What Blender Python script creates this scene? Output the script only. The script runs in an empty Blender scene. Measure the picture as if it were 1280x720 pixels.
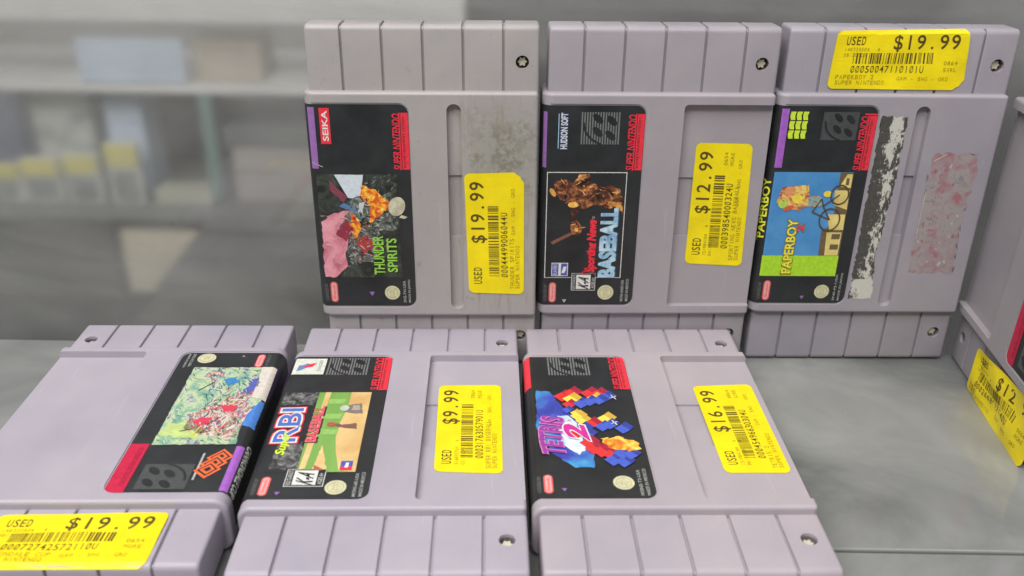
import bpy, bmesh, math, random
from mathutils import Matrix, Vector
random.seed(7)
S = bpy.context.scene
MM = 0.001
COL = S.collection
R = math.radians

# ------------------------------------------------------------------ camera, world, lamps, exposure
cam_d = bpy.data.cameras.new('camera'); cam = bpy.data.objects.new('camera', cam_d); COL.objects.link(cam)
cam_d.sensor_width = 36.0; cam_d.lens = 36.0 * 1110.0 / 1280.0
cam_d.clip_start = 0.01; cam_d.clip_end = 50
cam.matrix_world = (Matrix.Translation((0, 0, 0.19997)) @ Matrix.Rotation(R(90) - 0.47296, 4, 'X')
                    @ Matrix.Rotation(0.016628, 4, 'Z'))
cam_d.dof.use_dof = True; cam_d.dof.focus_distance = 0.325; cam_d.dof.aperture_fstop = 13.0
S.camera = cam

W = bpy.data.worlds.new('World'); S.world = W; W.use_nodes = True
bg = W.node_tree.nodes['Background']; bg.inputs[0].default_value = (0.93, 0.97, 1.0, 1); bg.inputs[1].default_value = 0.20

def area(name, loc, target, sx, sy, power, color):
    d = bpy.data.lights.new(name, 'AREA'); d.shape = 'RECTANGLE'; d.size = sx; d.size_y = sy
    d.energy = power; d.color = color
    o = bpy.data.objects.new(name, d); COL.objects.link(o); o.location = loc
    o.rotation_euler = (Vector(target) - Vector(loc)).to_track_quat('-Z', 'Y').to_euler()
    return o
area('ceiling_tube_light', (-0.25, -0.15, 1.5), (0, 0.28, 0), 2.0, 0.35, 23, (1.0, 0.98, 0.97))
area('ceiling_tube_light', (0.5, 0.9, 1.7), (0, 0.3, 0), 2.2, 0.3, 5, (1.0, 0.98, 0.96))
area('ceiling_tube_light', (-0.8, -1.0, 1.7), (-0.3, 1.2, -0.3), 1.5, 0.3, 30, (1.0, 0.98, 0.95))
S.view_settings.view_transform = 'Standard'; S.view_settings.look = 'None'
S.view_settings.exposure = 0.0; S.view_settings.gamma = 1.0
S.render.engine = 'CYCLES'

# ------------------------------------------------------------------ materials
def new_mat(name):
    m = bpy.data.materials.new(name); m.use_nodes = True
    nt = m.node_tree; return m, nt, nt.nodes['Principled BSDF']
def nd(nt, t, **kw):
    n = nt.nodes.new(t)
    for k, v in kw.items():
        if k in n.inputs: n.inputs[k].default_value = v
        else: setattr(n, k, v)
    return n
def noise(nt, scale, detail=4, rough=0.55, vec=None, dist=0.0):
    n = nt.nodes.new('ShaderNodeTexNoise'); n.inputs['Scale'].default_value = scale
    n.inputs['Detail'].default_value = detail; n.inputs['Roughness'].default_value = rough
    n.inputs['Distortion'].default_value = dist
    if vec is not None: nt.links.new(vec, n.inputs['Vector'])
    return n
def ramp(nt, fac, stops, interp='LINEAR'):
    r = nt.nodes.new('ShaderNodeValToRGB'); r.color_ramp.interpolation = interp
    e = r.color_ramp.elements
    while len(e) < len(stops): e.new(0.5)
    for el, (p, c) in zip(e, stops):
        el.position = p; el.color = (c[0], c[1], c[2], 1) if not isinstance(c, (int, float)) else (c, c, c, 1)
    nt.links.new(fac, r.inputs[0]); return r
def mixc(nt, fac, a, b, mode='MIX'):
    m = nt.nodes.new('ShaderNodeMix'); m.data_type = 'RGBA'; m.blend_type = mode
    for s, x in ((0, fac), (6, a), (7, b)):
        if isinstance(x, (int, float)): m.inputs[s].default_value = x
        elif isinstance(x, tuple): m.inputs[s].default_value = (x[0], x[1], x[2], 1)
        else: nt.links.new(x, m.inputs[s])
    return m.outputs[2]
def vmath(nt, op, a, b):
    m = nt.nodes.new('ShaderNodeMath'); m.operation = op
    for i, x in enumerate((a, b)):
        if isinstance(x, (int, float)): m.inputs[i].default_value = x
        elif x is not None: nt.links.new(x, m.inputs[i])
    return m.outputs[0]

_cache = {}
def flat(name, c, rough=0.45, var=0.12, scale=600, spec=0.4):
    """ink, paper or paint: a base colour with slight procedural unevenness"""
    key = (name, c, rough)
    if key in _cache: return _cache[key]
    m, nt, b = new_mat(name)
    tc = nt.nodes.new('ShaderNodeTexCoord')
    n = noise(nt, scale, 3, 0.6, tc.outputs['Object'])
    lo = tuple(x * (1 - var) for x in c); hi = tuple(min(1, x * (1 + var) + 0.002) for x in c)
    r = ramp(nt, n.outputs[0], [(0.3, lo), (0.7, hi)])
    if name == 'yellow_sticker_paper':
        wv = noise(nt, 60, 3, .5, tc.outputs['Object'], .5); bp = nt.nodes.new('ShaderNodeBump'); bp.inputs['Strength'].default_value = .35; bp.inputs['Distance'].default_value = .0015
        nt.links.new(wv.outputs[0], bp.inputs['Height']); nt.links.new(bp.outputs[0], b.inputs['Normal'])
    nt.links.new(r.outputs[0], b.inputs['Base Color'])
    b.inputs['Roughness'].default_value = rough; b.inputs['Specular IOR Level'].default_value = spec
    _cache[key] = m; return m

def plastic(name, c, grime=0.0, stain=False):
    m, nt, b = new_mat(name)
    tc = nt.nodes.new('ShaderNodeTexCoord'); ob = tc.outputs['Object']
    n1 = noise(nt, 28, 4, 0.6, ob)                       # slow yellowing
    r1 = ramp(nt, n1.outputs[0], [(0.3, tuple(x * 0.90 for x in c)), (0.7, (c[0] * 1.07, c[1] * 1.05, c[2] * 0.99))])
    n2 = noise(nt, 700, 4, 0.7, ob)                      # fine speckle dirt
    r2 = ramp(nt, n2.outputs[0], [(0.26, 1.0), (0.36, 0.0)])
    col = mixc(nt, vmath(nt, 'MULTIPLY', r2.outputs[0], 0.35 + grime), r1.outputs[0], (c[0] * .62, c[1] * .58, c[2] * .5))
    mp = nt.nodes.new('ShaderNodeMapping'); mp.inputs['Scale'].default_value = (1.0, 0.12, 1.0); mp.inputs['Rotation'].default_value = (0, 0, .5)
    nt.links.new(ob, mp.inputs[0])
    n3 = noise(nt, 420, 3, 0.75, mp.outputs[0])          # hairline scuffs
    r3 = ramp(nt, n3.outputs[0], [(0.66, 0.0), (0.74, 1.0)])
    col = mixc(nt, vmath(nt, 'MULTIPLY', r3.outputs[0], 0.30), col, (min(1, c[0] * 1.35), min(1, c[1] * 1.35), min(1, c[2] * 1.35)))
    if stain:
        sx = nt.nodes.new('ShaderNodeSeparateXYZ'); nt.links.new(ob, sx.inputs[0])
        def band(o, a, b_, w):
            m1 = nt.nodes.new('ShaderNodeMapRange'); m1.interpolation_type = 'SMOOTHSTEP'
            m1.inputs[1].default_value = a - w; m1.inputs[2].default_value = a + w; nt.links.new(o, m1.inputs[0])
            m2 = nt.nodes.new('ShaderNodeMapRange'); m2.interpolation_type = 'SMOOTHSTEP'
            m2.inputs[1].default_value = b_ - w; m2.inputs[2].default_value = b_ + w
            m2.inputs[3].default_value = 1; m2.inputs[4].default_value = 0; nt.links.new(o, m2.inputs[0])
            return vmath(nt, 'MULTIPLY', m1.outputs[0], m2.outputs[0])
        msk = vmath(nt, 'MULTIPLY', band(sx.outputs[0], .017, .0425, .005), band(sx.outputs[1], .004, .036, .009))
        n4 = noise(nt, 330, 5, 0.72, ob); r4 = ramp(nt, n4.outputs[0], [(0.45, 0.0), (0.56, 1.0)])
        n5 = noise(nt, 110, 3, 0.6, ob); r5 = ramp(nt, n5.outputs[0], [(0.34, 0.0), (0.56, 1.0)])
        blot = vmath(nt, 'MULTIPLY', vmath(nt, 'MULTIPLY', r4.outputs[0], r5.outputs[0]), msk)
        col = mixc(nt, vmath(nt, 'MULTIPLY', msk, 0.5), col, (.31, .31, .24))
        col = mixc(nt, vmath(nt, 'MULTIPLY', blot, 0.55), col, (.13, .12, .08))
        mps = nt.nodes.new('ShaderNodeMapping'); mps.inputs['Scale'].default_value = (1, .13, 1); nt.links.new(ob, mps.inputs[0])
        n7 = noise(nt, 420, 4, .7, mps.outputs[0]); r7 = ramp(nt, n7.outputs[0], [(.52, 0.0), (.66, 1.0)])
        col = mixc(nt, vmath(nt, 'MULTIPLY', vmath(nt, 'MULTIPLY', r7.outputs[0], band(sx.outputs[0], .012, .042, .004)), vmath(nt, 'MULTIPLY', band(sx.outputs[1], -.045, .045, .01), .45)), col, (.24, .22, .14))
        n6 = noise(nt, 180, 5, 0.8, ob); r6 = ramp(nt, n6.outputs[0], [(0.62, 0.0), (0.69, 1.0)])
        col = mixc(nt, vmath(nt, 'MULTIPLY', r6.outputs[0], 0.45), col, (.16, .14, .11))
    nt.links.new(col, b.inputs['Base Color'])
    nr = noise(nt, 55, 3, 0.6, ob); rr = ramp(nt, nr.outputs[0], [(0.3, 0.28), (0.7, 0.52)])
    nt.links.new(rr.outputs[0], b.inputs['Roughness'])
    b.inputs['Specular IOR Level'].default_value = 0.45
    nb = noise(nt, 2600, 2, 0.5, ob)
    bp = nt.nodes.new('ShaderNodeBump'); bp.inputs['Strength'].default_value = 0.10; bp.inputs['Distance'].default_value = 0.0002
    nt.links.new(nb.outputs[0], bp.inputs['Height']); nt.links.new(bp.outputs[0], b.inputs['Normal'])
    return m

def paint_mat(name, stops, scale=120, dist=1.5, detail=5, stretch=(1, 1, 1), rot=0.0, interp='LINEAR', rough=0.4):
    """printed picture: mottled, brushy procedural colour"""
    m, nt, b = new_mat(name)
    tc = nt.nodes.new('ShaderNodeTexCoord'); mp = nt.nodes.new('ShaderNodeMapping')
    mp.inputs['Scale'].default_value = stretch; mp.inputs['Rotation'].default_value = (0, 0, rot)
    nt.links.new(tc.outputs['Object'], mp.inputs[0])
    n = noise(nt, scale, detail, 0.62, mp.outputs[0], dist)
    r = ramp(nt, n.outputs[0], stops, interp)
    nt.links.new(r.outputs[0], b.inputs['Base Color']); b.inputs['Roughness'].default_value = rough
    return m

BLACK = flat('label_black_ink', (.022, .024, .026), .38, .25, 90, .45)
RED = flat('label_red_ink', (.78, .035, .06), .4)
DRED = flat('dark_red_ink', (.55, .015, .06), .4)
BADGE = flat('badge_red_ink', (.80, .12, .12), .4)
BADGEBG = flat('badge_pale_ink', (.75, .42, .40), .4)
PURPLE = flat('label_purple_ink', (.30, .14, .40), .4)
PURPLE2 = flat('bright_purple_ink', (.36, .12, .52), .4)
GREYINK = flat('label_grey_ink', (.17, .18, .175), .4)
DGREY = flat('label_dark_grey_ink', (.065, .07, .07), .4)
WHITE = flat('label_white_ink', (.72, .72, .68), .4)
OFFW = flat('faded_white_ink', (.42, .43, .40), .4)
CREAM = flat('seal_gold_ink', (.62, .60, .38), .4)
DCREAM = flat('seal_dark_gold_ink', (.42, .40, .24), .4)
LIME = flat('lime_ink', (.40, .68, .03), .4)
LIMEY = flat('yellow_green_ink', (.62, .80, .05), .4)
YEL = flat('yellow_ink', (.85, .66, .08), .4)
ORANGE = flat('orange_ink', (.86, .15, .045), .4)
BLUE = flat('blue_ink', (.06, .12, .48), .4)
SKYB = flat('sky_blue_ink', (.07, .27, .62), .4, .2, 60)
PALEB = flat('pale_blue_ink', (.36, .58, .76), .4)
MAG = flat('magenta_ink', (.50, .05, .36), .4)
PINK = flat('pink_ink', (.66, .24, .30), .4, .2, 200)
BROWN = flat('brown_ink', (.12, .045, .02), .4)
STICK = flat('yellow_sticker_paper', (.90, .72, .006), .34, .09, 75, .4)
TAGINK = flat('sticker_thermal_ink', (.10, .065, .01), .6, .3, 900)
TAGINK2 = flat('sticker_faded_ink', (.34, .25, .008), .6, .3, 900)
METAL, ntm, bm_ = new_mat('worn_screw_steel'); bm_.inputs['Metallic'].default_value = .35
bm_.inputs['Roughness'].default_value = .4
_n = noise(ntm, 900, 3); _r = ramp(ntm, _n.outputs[0], [(0.3, (.60, .56, .40)), (0.7, (.86, .82, .64))]); ntm.links.new(_r.outputs[0], bm_.inputs['Base Color'])
SCREWHOLE = flat('screw_well_dark', (.10, .085, .07), .7)

# ------------------------------------------------------------------ generic object helpers
def link(name, me, parent=None, mats=(), smooth=None):
    o = bpy.data.objects.new(name, me); COL.objects.link(o)
    for m in mats: me.materials.append(m)
    if smooth:
        me.shade_smooth(); me.set_sharp_from_angle(angle=R(smooth))
    if parent: o.parent = parent
    return o
def tag(o, label=None, cat=None, group=None, kind=None):
    for k, v in (('label', label), ('category', cat), ('group', group), ('kind', kind)):
        if v: o[k] = v
    return o
def bm_mesh(name, bm):
    me = bpy.data.meshes.new(name); bm.to_mesh(me); bm.free(); return me
def add_box(bm, x0, x1, y0, y1, z0, z1):
    vs = [bm.verts.new((x * MM, y * MM, z * MM)) for z in (z0, z1) for x, y in ((x0, y0), (x1, y0), (x1, y1), (x0, y1))]
    for f in ((0, 3, 2, 1), (4, 5, 6, 7), (0, 1, 5, 4), (1, 2, 6, 5), (2, 3, 7, 6), (3, 0, 4, 7)):
        bm.faces.new([vs[i] for i in f])
    return vs
def bevel_all(bm, w, seg=2, pred=None):
    es = [e for e in bm.edges if (pred is None or pred(e))]
    bmesh.ops.bevel(bm, geom=es, offset=w * MM, segments=seg, affect='EDGES', profile=.5, clamp_overlap=True)
def rbox(name, x0, x1, y0, y1, z0, z1, w=1.0, seg=2):
    bm = bmesh.new(); add_box(bm, x0, x1, y0, y1, z0, z1)
    if w: bevel_all(bm, w, seg)
    return bm_mesh(name, bm)
def prism(bm, pts, z0, z1):
    """pts: outline in x,y (mm), counter-clockwise"""
    a = [bm.verts.new((x * MM, y * MM, z0 * MM)) for x, y in pts]
    b = [bm.verts.new((x * MM, y * MM, z1 * MM)) for x, y in pts]
    n = len(pts); bm.faces.new(list(reversed(a))); bm.faces.new(b)
    for i in range(n): bm.faces.new((a[i], a[(i + 1) % n], b[(i + 1) % n], b[i]))
def round_rect(x0, x1, y0, y1, r, seg=6, corners=(1, 1, 1, 1)):
    out = []
    for k, (cx, cy, a0) in enumerate(((x1 - r, y1 - r, 0), (x0 + r, y1 - r, 90), (x0 + r, y0 + r, 180), (x1 - r, y0 + r, 270))):
        if corners[k]:
            for i in range(seg + 1):
                a = R(a0 + 90 * i / seg); out.append((cx + r * math.cos(a), cy + r * math.sin(a)))
        else:
            out.append((cx + r * (1 if k in (0, 3) else -1), cy + r * (1 if k in (0, 1) else -1)))
    return out

# ------------------------------------------------------------------ cartridge shell
HB, RAD, XL, XR = 45.6, 4.5, -43.5, 43.5
def solid_from(pts_list):
    bm = bmesh.new()
    for pts, z0, z1 in pts_list: prism(bm, pts, z0, z1)
    bmesh.ops.recalc_face_normals(bm, faces=bm.faces)
    return bm_mesh('cutter', bm)
def boolean(me, cutters, bevel=None):
    o = bpy.data.objects.new('tmp', me); COL.objects.link(o); tmp = []
    for c in cutters:
        co = bpy.data.objects.new('tmpc', c); COL.objects.link(co); tmp.append(co)
        md = o.modifiers.new('b', 'BOOLEAN'); md.operation = 'DIFFERENCE'; md.solver = 'EXACT'; md.object = co
    if bevel:
        md = o.modifiers.new('v', 'BEVEL'); md.width = bevel * MM; md.segments = 2; md.limit_method = 'ANGLE'; md.angle_limit = R(50)
        me.shade_smooth(); md = o.modifiers.new('w', 'WEIGHTED_NORMAL'); md.weight = 100; md.keep_sharp = True
    dg = bpy.context.evaluated_depsgraph_get(); dg.update()
    out = bpy.data.meshes.new_from_object(o.evaluated_get(dg))
    for t in tmp + [o]: bpy.data.objects.remove(t, do_unlink=True)
    return out

def body_mesh(variant):
    pts = []                                  # outline in X,Z
    def arc(cx, cz, r, a0, a1, n):
        for i in range(n + 1):
            a = R(a0 + (a1 - a0) * i / n); pts.append((cx + r * math.cos(a), cz + r * math.sin(a)))
    arc(XR - 1.2, 18.8, 1.2, 0, 90, 4); arc(XL + RAD, 20 - RAD, RAD, 90, 180, 10)
    arc(XL + RAD, RAD, RAD, 180, 270, 10); arc(XR - 1.2, 1.2, 1.2, 270, 360, 4)
    bm = bmesh.new()
    a = [bm.verts.new((x * MM, -HB * MM, z * MM)) for x, z in pts]; b = [bm.verts.new((x * MM, HB * MM, z * MM)) for x, z in pts]
    n = len(pts); fa = bm.faces.new(a); fb = bm.faces.new(list(reversed(b)))
    for i in range(n): bm.faces.new((a[i], b[i], b[(i + 1) % n], a[(i + 1) % n]))
    bmesh.ops.recalc_face_normals(bm, faces=bm.faces)
    es = [e for e in bm.edges if abs(e.verts[0].co.y - e.verts[1].co.y) < 1e-7]
    bmesh.ops.bevel(bm, geom=es, offset=1.3 * MM, segments=4, affect='EDGES', profile=.5)
    me = bm_mesh('body', bm)
    cut = [solid_from([(round_rect(-60, -4.3, -41.7, 41.7, 4.2, 6, (1, 0, 0, 1)), 19.62, 30)])]
    if variant == 'groove':
        cut.append(solid_from([(round_rect(9.4, 14.8, -42.3, 41.3, 2.65, 8), 17.5, 30)]))
        cut.append(solid_from([(round_rect(9.55, 14.65, -11.7, 13.4, .3, 2), 16.6, 29)]))
    else:
        zr = 17.2
        cut.append(solid_from([(round_rect(9.6, 60, -41.6, 41.6, 1.6, 5, (0, 1, 1, 0)), zr, 30)]))
        if variant == 'panel': cut.append(solid_from([(round_rect(9.75, 20.5, -11.7, 12.6, .3, 2), zr - .8, 29)]))
    return boolean(me, cut, 0.3)

GX = [-41.4, -28.4, -13.6, 1.2, 15.9, 30.6, 43.6]
def rib_mesh(k, s):
    """one rib of a ribbed end; s = +1 far end, -1 near end"""
    x0, x1 = GX[k] + (0 if k == 0 else .42), GX[k + 1] - (0 if k == 5 else .42)
    bm = bmesh.new(); add_box(bm, x0, x1, 45.1, 69.2, 3, 17)
    big = [e for e in bm.edges if all(v.co.y > 69 * MM for v in e.verts) and abs(e.verts[0].co.z - e.verts[1].co.z) < 1e-6]
    bmesh.ops.bevel(bm, geom=big, offset=2.2 * MM, segments=4, affect='EDGES', profile=.5)
    side = [e for e in bm.edges if len(e.link_faces) == 2 and e.calc_face_angle(0) > R(60) and not all(v.co.y < 45.2 * MM for v in e.verts)
            and (abs(e.verts[0].co.x - e.verts[1].co.x) < 1e-7)]
    def outer(e): return (k == 0 and e.verts[0].co.x < (x0 + .1) * MM) or (k == 5 and e.verts[0].co.x > (x1 - .1) * MM)
    o_e = [e for e in side if outer(e)]; i_e = [e for e in side if not outer(e)]
    bmesh.ops.bevel(bm, geom=i_e, offset=.25 * MM, segments=1, affect='EDGES')
    o_e = [e for e in o_e if e.is_valid]
    if o_e: bmesh.ops.bevel(bm, geom=o_e, offset=1.1 * MM, segments=3, affect='EDGES', profile=.5)
    if s < 0:
        for v in bm.verts: v.co.y *= -1
        bmesh.ops.reverse_faces(bm, faces=bm.faces)
    bmesh.ops.recalc_face_normals(bm, faces=bm.faces)
    me = bm_mesh('rib', bm)
    if k == 5:
        c = [(37.4 + 2.45 * math.cos(R(a)), s * 56 + 2.45 * math.sin(R(a))) for a in range(0, 360, 15)]
        me = boolean(me, [solid_from([(c, 13.4, 30)])])
    me.shade_smooth(); me.set_sharp_from_angle(angle=R(35)); return me
def core_mesh(s):
    y0, y1 = (45, 68.3) if s > 0 else (-68.3, -45)
    me = rbox('ribbed_end', -40.6, 42.9, y0, y1, 4.2, 15.9, .8, 2)
    c = [(37.4 + 2.45 * math.cos(R(a)), s * 56 + 2.45 * math.sin(R(a))) for a in range(0, 360, 15)]
    return boolean(me, [solid_from([(c, 13.4, 30)])])
def screw_mesh(s):
    bm = bmesh.new()
    c = [(37.4 + 2.3 * math.cos(R(a)), s * 56 + 2.3 * math.sin(R(a))) for a in range(0, 360, 20)]
    prism(bm, c, 13.45, 13.7)
    for f in bm.faces: f.material_index = 1
    n0 = len(bm.faces)
    star = []
    for a in range(0, 360, 10):
        r = 1.45 + .28 * math.cos(R(a * 6)); star.append((37.4 + r * math.cos(R(a)), s * 56 + r * math.sin(R(a))))
    prism(bm, star, 13.65, 15.3)
    return bm_mesh('screw', bm)

BODY = {v: body_mesh(v) for v in ('groove', 'panel', 'plain_panel')}
RIBS = {s: [rib_mesh(k, s) for k in range(6)] for s in (1, -1)}
CORE = {s: core_mesh(s) for s in (1, -1)}
SCREW = {s: screw_mesh(s) for s in (1, -1)}
for me in SCREW.values(): me.materials.append(METAL); me.materials.append(SCREWHOLE)
for me in list(BODY.values()) + RIBS[1] + RIBS[-1] + [CORE[1], CORE[-1]]:
    me.materials.clear(); me.materials.append(None)
def part(name, me, parent, mat=None):
    o = bpy.data.objects.new(name, me); COL.objects.link(o); o.parent = parent
    if mat:
        o.material_slots[0].link = 'OBJECT'; o.material_slots[0].material = mat
    return o

# ------------------------------------------------------------------ print engine
# label frame: u = along the long side (reading direction, +Y of the cartridge), v = up the label (-X of the cartridge)
def label_map(u, v, off):
    vc = -(XL + RAD)                       # 39 : where the shell starts to round over
    if v <= vc: x, z, nx, nz = -v, 20.0, 0, 1
    else:
        a = (v - vc) / RAD
        if a < math.pi / 2:
            x = XL + RAD - RAD * math.sin(a); z = 20 - RAD + RAD * math.cos(a); nx, nz = -math.sin(a), math.cos(a)
        else:
            x = XL; z = 20 - RAD - (v - vc - RAD * math.pi / 2); nx, nz = -1, 0
    z2, x2 = z + nz * (.10 + off), x + nx * (.10 + off)
    if v < 42: z2 = min(z2, 19.70 + off)            # the label sits down in its recess
    return (x2 * MM, u * MM, z2 * MM)
_glyph = {}
def glyph(s, bold=0.0):
    key = (s, bold)
    if key in _glyph: return _glyph[key]
    cu = bpy.data.curves.new('t', 'FONT'); cu.body = s; cu.resolution_u = 3; cu.offset = bold
    o = bpy.data.objects.new('t', cu); COL.objects.link(o)
    dg = bpy.context.evaluated_depsgraph_get(); dg.update()
    me = o.evaluated_get(dg).to_mesh()
    V = [(v.co.x, v.co.y) for v in me.vertices]; F = [tuple(p.vertices) for p in me.polygons]
    o.evaluated_get(dg).to_mesh_clear(); bpy.data.objects.remove(o, do_unlink=True); bpy.data.curves.remove(cu)
    _glyph[key] = (V, F); return V, F
class Print:
    def __init__(s): s.bm = bmesh.new(); s.lay = s.bm.verts.layers.float.new('lev'); s.mats = []
    def mi(s, m):
        if m not in s.mats: s.mats.append(m)
        return s.mats.index(m)
    def raw(s, V, F, m, lev):
        vs = []
        for x, y in V:
            v = s.bm.verts.new((x, y, 0)); v[s.lay] = lev; vs.append(v)
        k = s.mi(m)
        for f in F:
            try: fc = s.bm.faces.new([vs[i] for i in f]); fc.material_index = k
            except ValueError: pass
    def poly(s, pts, m, lev=1):
        a = sum(pts[i][0] * pts[(i + 1) % len(pts)][1] - pts[(i + 1) % len(pts)][0] * pts[i][1] for i in range(len(pts)))
        if a < 0: pts = pts[::-1]
        s.raw(pts, [tuple(range(len(pts)))], m, lev)
    def jag(s, pts, m, lev=1, amp=.5, step=1.2, seed=1):
        """same as poly with an uneven outline"""
        rnd = random.Random(seed); out = []
        for i, p in enumerate(pts):
            q = pts[(i + 1) % len(pts)]; L = math.dist(p, q); n = max(1, int(L / step))
            for j in range(n):
                t = j / n; out.append((p[0] + (q[0] - p[0]) * t + rnd.uniform(-amp, amp) * (j > 0), p[1] + (q[1] - p[1]) * t + rnd.uniform(-amp, amp) * (j > 0)))
        s.poly(out, m, lev)
    def strokes(s, n, box, mats, lev, size=(1, 3), ang=(0, 180), seed=1, inside=None, th=(.2, .55)):
        """small uneven dabs of printed colour"""
        rnd = random.Random(seed)
        def hit(u, v):
            c = False; k = len(inside)
            for i in range(k):
                (x1, y1), (x2, y2) = inside[i], inside[(i + 1) % k]
                if (y1 > v) != (y2 > v) and u < (x2 - x1) * (v - y1) / (y2 - y1) + x1: c = not c
            return c
        for i in range(n):
            u, v = rnd.uniform(box[0], box[1]), rnd.uniform(box[2], box[3])
            if inside and not hit(u, v): continue
            L = rnd.uniform(*size) / 2; a = R(rnd.uniform(*ang)); w = rnd.uniform(*th) / 2; c, d = math.cos(a), math.sin(a); b = rnd.uniform(-.4, .4) * L
            P = [(-L, 0), (-L * .3, w + b * .3), (L * .4, w * .8 + b * .3), (L, b * .1), (L * .3, -w * .8 + b * .3), (-L * .4, -w + b * .3)]
            Q = [(min(max(u + x * c - y * d, box[0]), box[1]), min(max(v + x * d + y * c, box[2]), box[3])) for x, y in P]
            s.poly(Q, mats[rnd.randrange(len(mats))], lev + .9 * i / n)
    def rect(s, u0, u1, v0, v1, m, lev=1): s.poly([(u0, v0), (u1, v0), (u1, v1), (u0, v1)], m, lev)
    def ell(s, cu, cv, ru, rv, m, lev=1, rot=0, n=22, a0=0, a1=360):
        c, sn = math.cos(R(rot)), math.sin(R(rot)); P = []
        for i in range(n):
            a = R(a0 + (a1 - a0) * i / (n if a1 - a0 == 360 else n - 1)); x, y = ru * math.cos(a), rv * math.sin(a)
            P.append((cu + x * c - y * sn, cv + x * sn + y * c))
        s.poly(P, m, lev)
    def ring(s, cu, cv, r, w, m, lev=1, ru=1.0, rot=0, n=32):
        V = []; F = []
        c, sn = math.cos(R(rot)), math.sin(R(rot))
        for i in range(n):
            a = 2 * math.pi * i / n
            for rr in (r - w / 2, r + w / 2):
                x, y = rr * ru * math.cos(a), rr * math.sin(a); V.append((cu + x * c - y * sn, cv + x * sn + y * c))
        for i in range(n):
            j = (i + 1) % n; F.append((2 * i, 2 * i + 1, 2 * j + 1, 2 * j))
        s.raw(V, F, m, lev)
    def line(s, p, q, w, m, lev=1):
        dx, dy = q[0] - p[0], q[1] - p[1]; L = math.hypot(dx, dy) or 1; nx, ny = -dy / L * w / 2, dx / L * w / 2
        s.poly([(p[0] + nx, p[1] + ny), (p[0] - nx, p[1] - ny), (q[0] - nx, q[1] - ny), (q[0] + nx, q[1] + ny)], m, lev)
    def text(s, txt, u0, u1, v0, v1, m, lev=2, bold=0.0, shear=0.0, mono=False, xf=None):
        if mono:
            V, F = [], []
            for i, ch in enumerate(txt):
                if ch == ' ': continue
                gv, gf = glyph(ch, bold); w0 = min(x for x, y in gv); w1 = max(x for x, y in gv)
                k = len(V); w = w1 - w0; sx = .50 / w if ch not in ".:-'1IJ/" else min(1, .5 / w)
                V += [(i * .66 + .33 + (x - (w0 + w1) / 2) * sx, y) for x, y in gv]; F += [tuple(a + k for a in f) for f in gf]
            X0, X1 = .06, len(txt) * .66 - .06
            Y0, Y1 = 0, .69
        else:
            V, F = glyph(txt, bold)
            X0, X1 = min(x for x, y in V), max(x for x, y in V); Y0, Y1 = min(y for x, y in V), max(y for x, y in V)
        out = []
        for x, y in V:
            a, b = (x - X0) / (X1 - X0), (y - Y0) / (Y1 - Y0)
            u, v = u0 + a * (u1 - u0) + shear * (b - .5) * (v1 - v0), v0 + b * (v1 - v0)
            out.append(xf(a, b) if xf else (u, v))
        s.raw(out, F, m, lev)
    def done(s, name, parent, fmap, cuts_v=(), cuts_u=(), step=.05, base=.0):
        bm = s.bm
        for c in cuts_v: bmesh.ops.bisect_plane(bm, geom=bm.verts[:] + bm.edges[:] + bm.faces[:], plane_co=(0, c, 0), plane_no=(0, 1, 0), dist=1e-5)
        for c in cuts_u: bmesh.ops.bisect_plane(bm, geom=bm.verts[:] + bm.edges[:] + bm.faces[:], plane_co=(c, 0, 0), plane_no=(1, 0, 0), dist=1e-5)
        bmesh.ops.triangulate(bm, faces=bm.faces[:])
        for v in bm.verts:
            v.co = fmap(v.co.x, v.co.y, base + step * v[s.lay])
        bm.normal_update()
        me = bm_mesh(name, bm)
        for m in s.mats: me.materials.append(m)
        o = bpy.data.objects.new(name, me); COL.objects.link(o); o.parent = parent; return o
CURVE = [39, 39.7, 40.2, 40.7, 41.2, 41.7, 42.2, 42.8, 43.4, 44, 44.6, 45.2, 45.8, 46.4]
def lprint(p, name, parent): return p.done(name, parent, label_map, CURVE)

# ------------------------------------------------------------------ label pieces
def console_mark(p0, u0, u1, v0, v1, style='lines'):
    p = Print()
    w, h = u1 - u0, v1 - v0
    if style == 'lines':
        n = 15
        for i in range(n):
            v = v0 + h * (i + .25) / n; p.rect(u0, u1, v, v + h / n * .55, GREYINK, 2)
        e = BLACK
    else:
        p.rect(u0, u1, v0, v1, DGREY, 2); e = BLACK
    for cu, cv in ((.80, .57), (.74, .22), (.39, .57), (.28, .24)):
        p.ell(u0 + w * cu, v0 + h * cv, w * .20, h * .085, e, 3, 47)
    P = []
    for rr in (.70, .645):
        A = [R(88 + 74 * i / 11) for i in range(12)]
        if rr == .645: A = A[::-1]
        P += [(u0 + w * (.65 + rr * math.cos(a)), v0 + h * (.25 + rr * math.sin(a))) for a in A]
    p.poly([(max(u0, x), min(v1, y)) for x, y in P], e, 4)
    lprint(p, 'console_emblem', p0.lab)
def super_band(p0, plain=False, u0=16.2, u1=38.0):
    p = Print()
    if plain:
        p.rect(u0, 41.3, 4.9, 11.0, DRED, 2)
        p.text('SUPER NINTENDO', u0 + 2, u1, 8.2, 10.0, flat('band_shade_ink', (.35, .01, .04)), 3, .015)
        lprint(p, 'header_band', p0.lab); return
    p.rect(u0, u1, 4.9, 8.5, RED, 2)
    p.text('SUPER NINTENDO', u0, u1 - .3, 8.0, 11.0, RED, 3, .022, .15)
    p.rect(u0, u1, 7.75, 7.98, BLACK, 4)
    p.text('ENTERTAINMENT SYSTEM', u0 + .8, u1 - 1.5, 6.4, 7.2, BLACK, 3)
    p.text('®', u1 - .3, u1 + .2, 7.4, 7.9, RED, 3)
    lprint(p, 'header_band', p0.lab)
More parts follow.
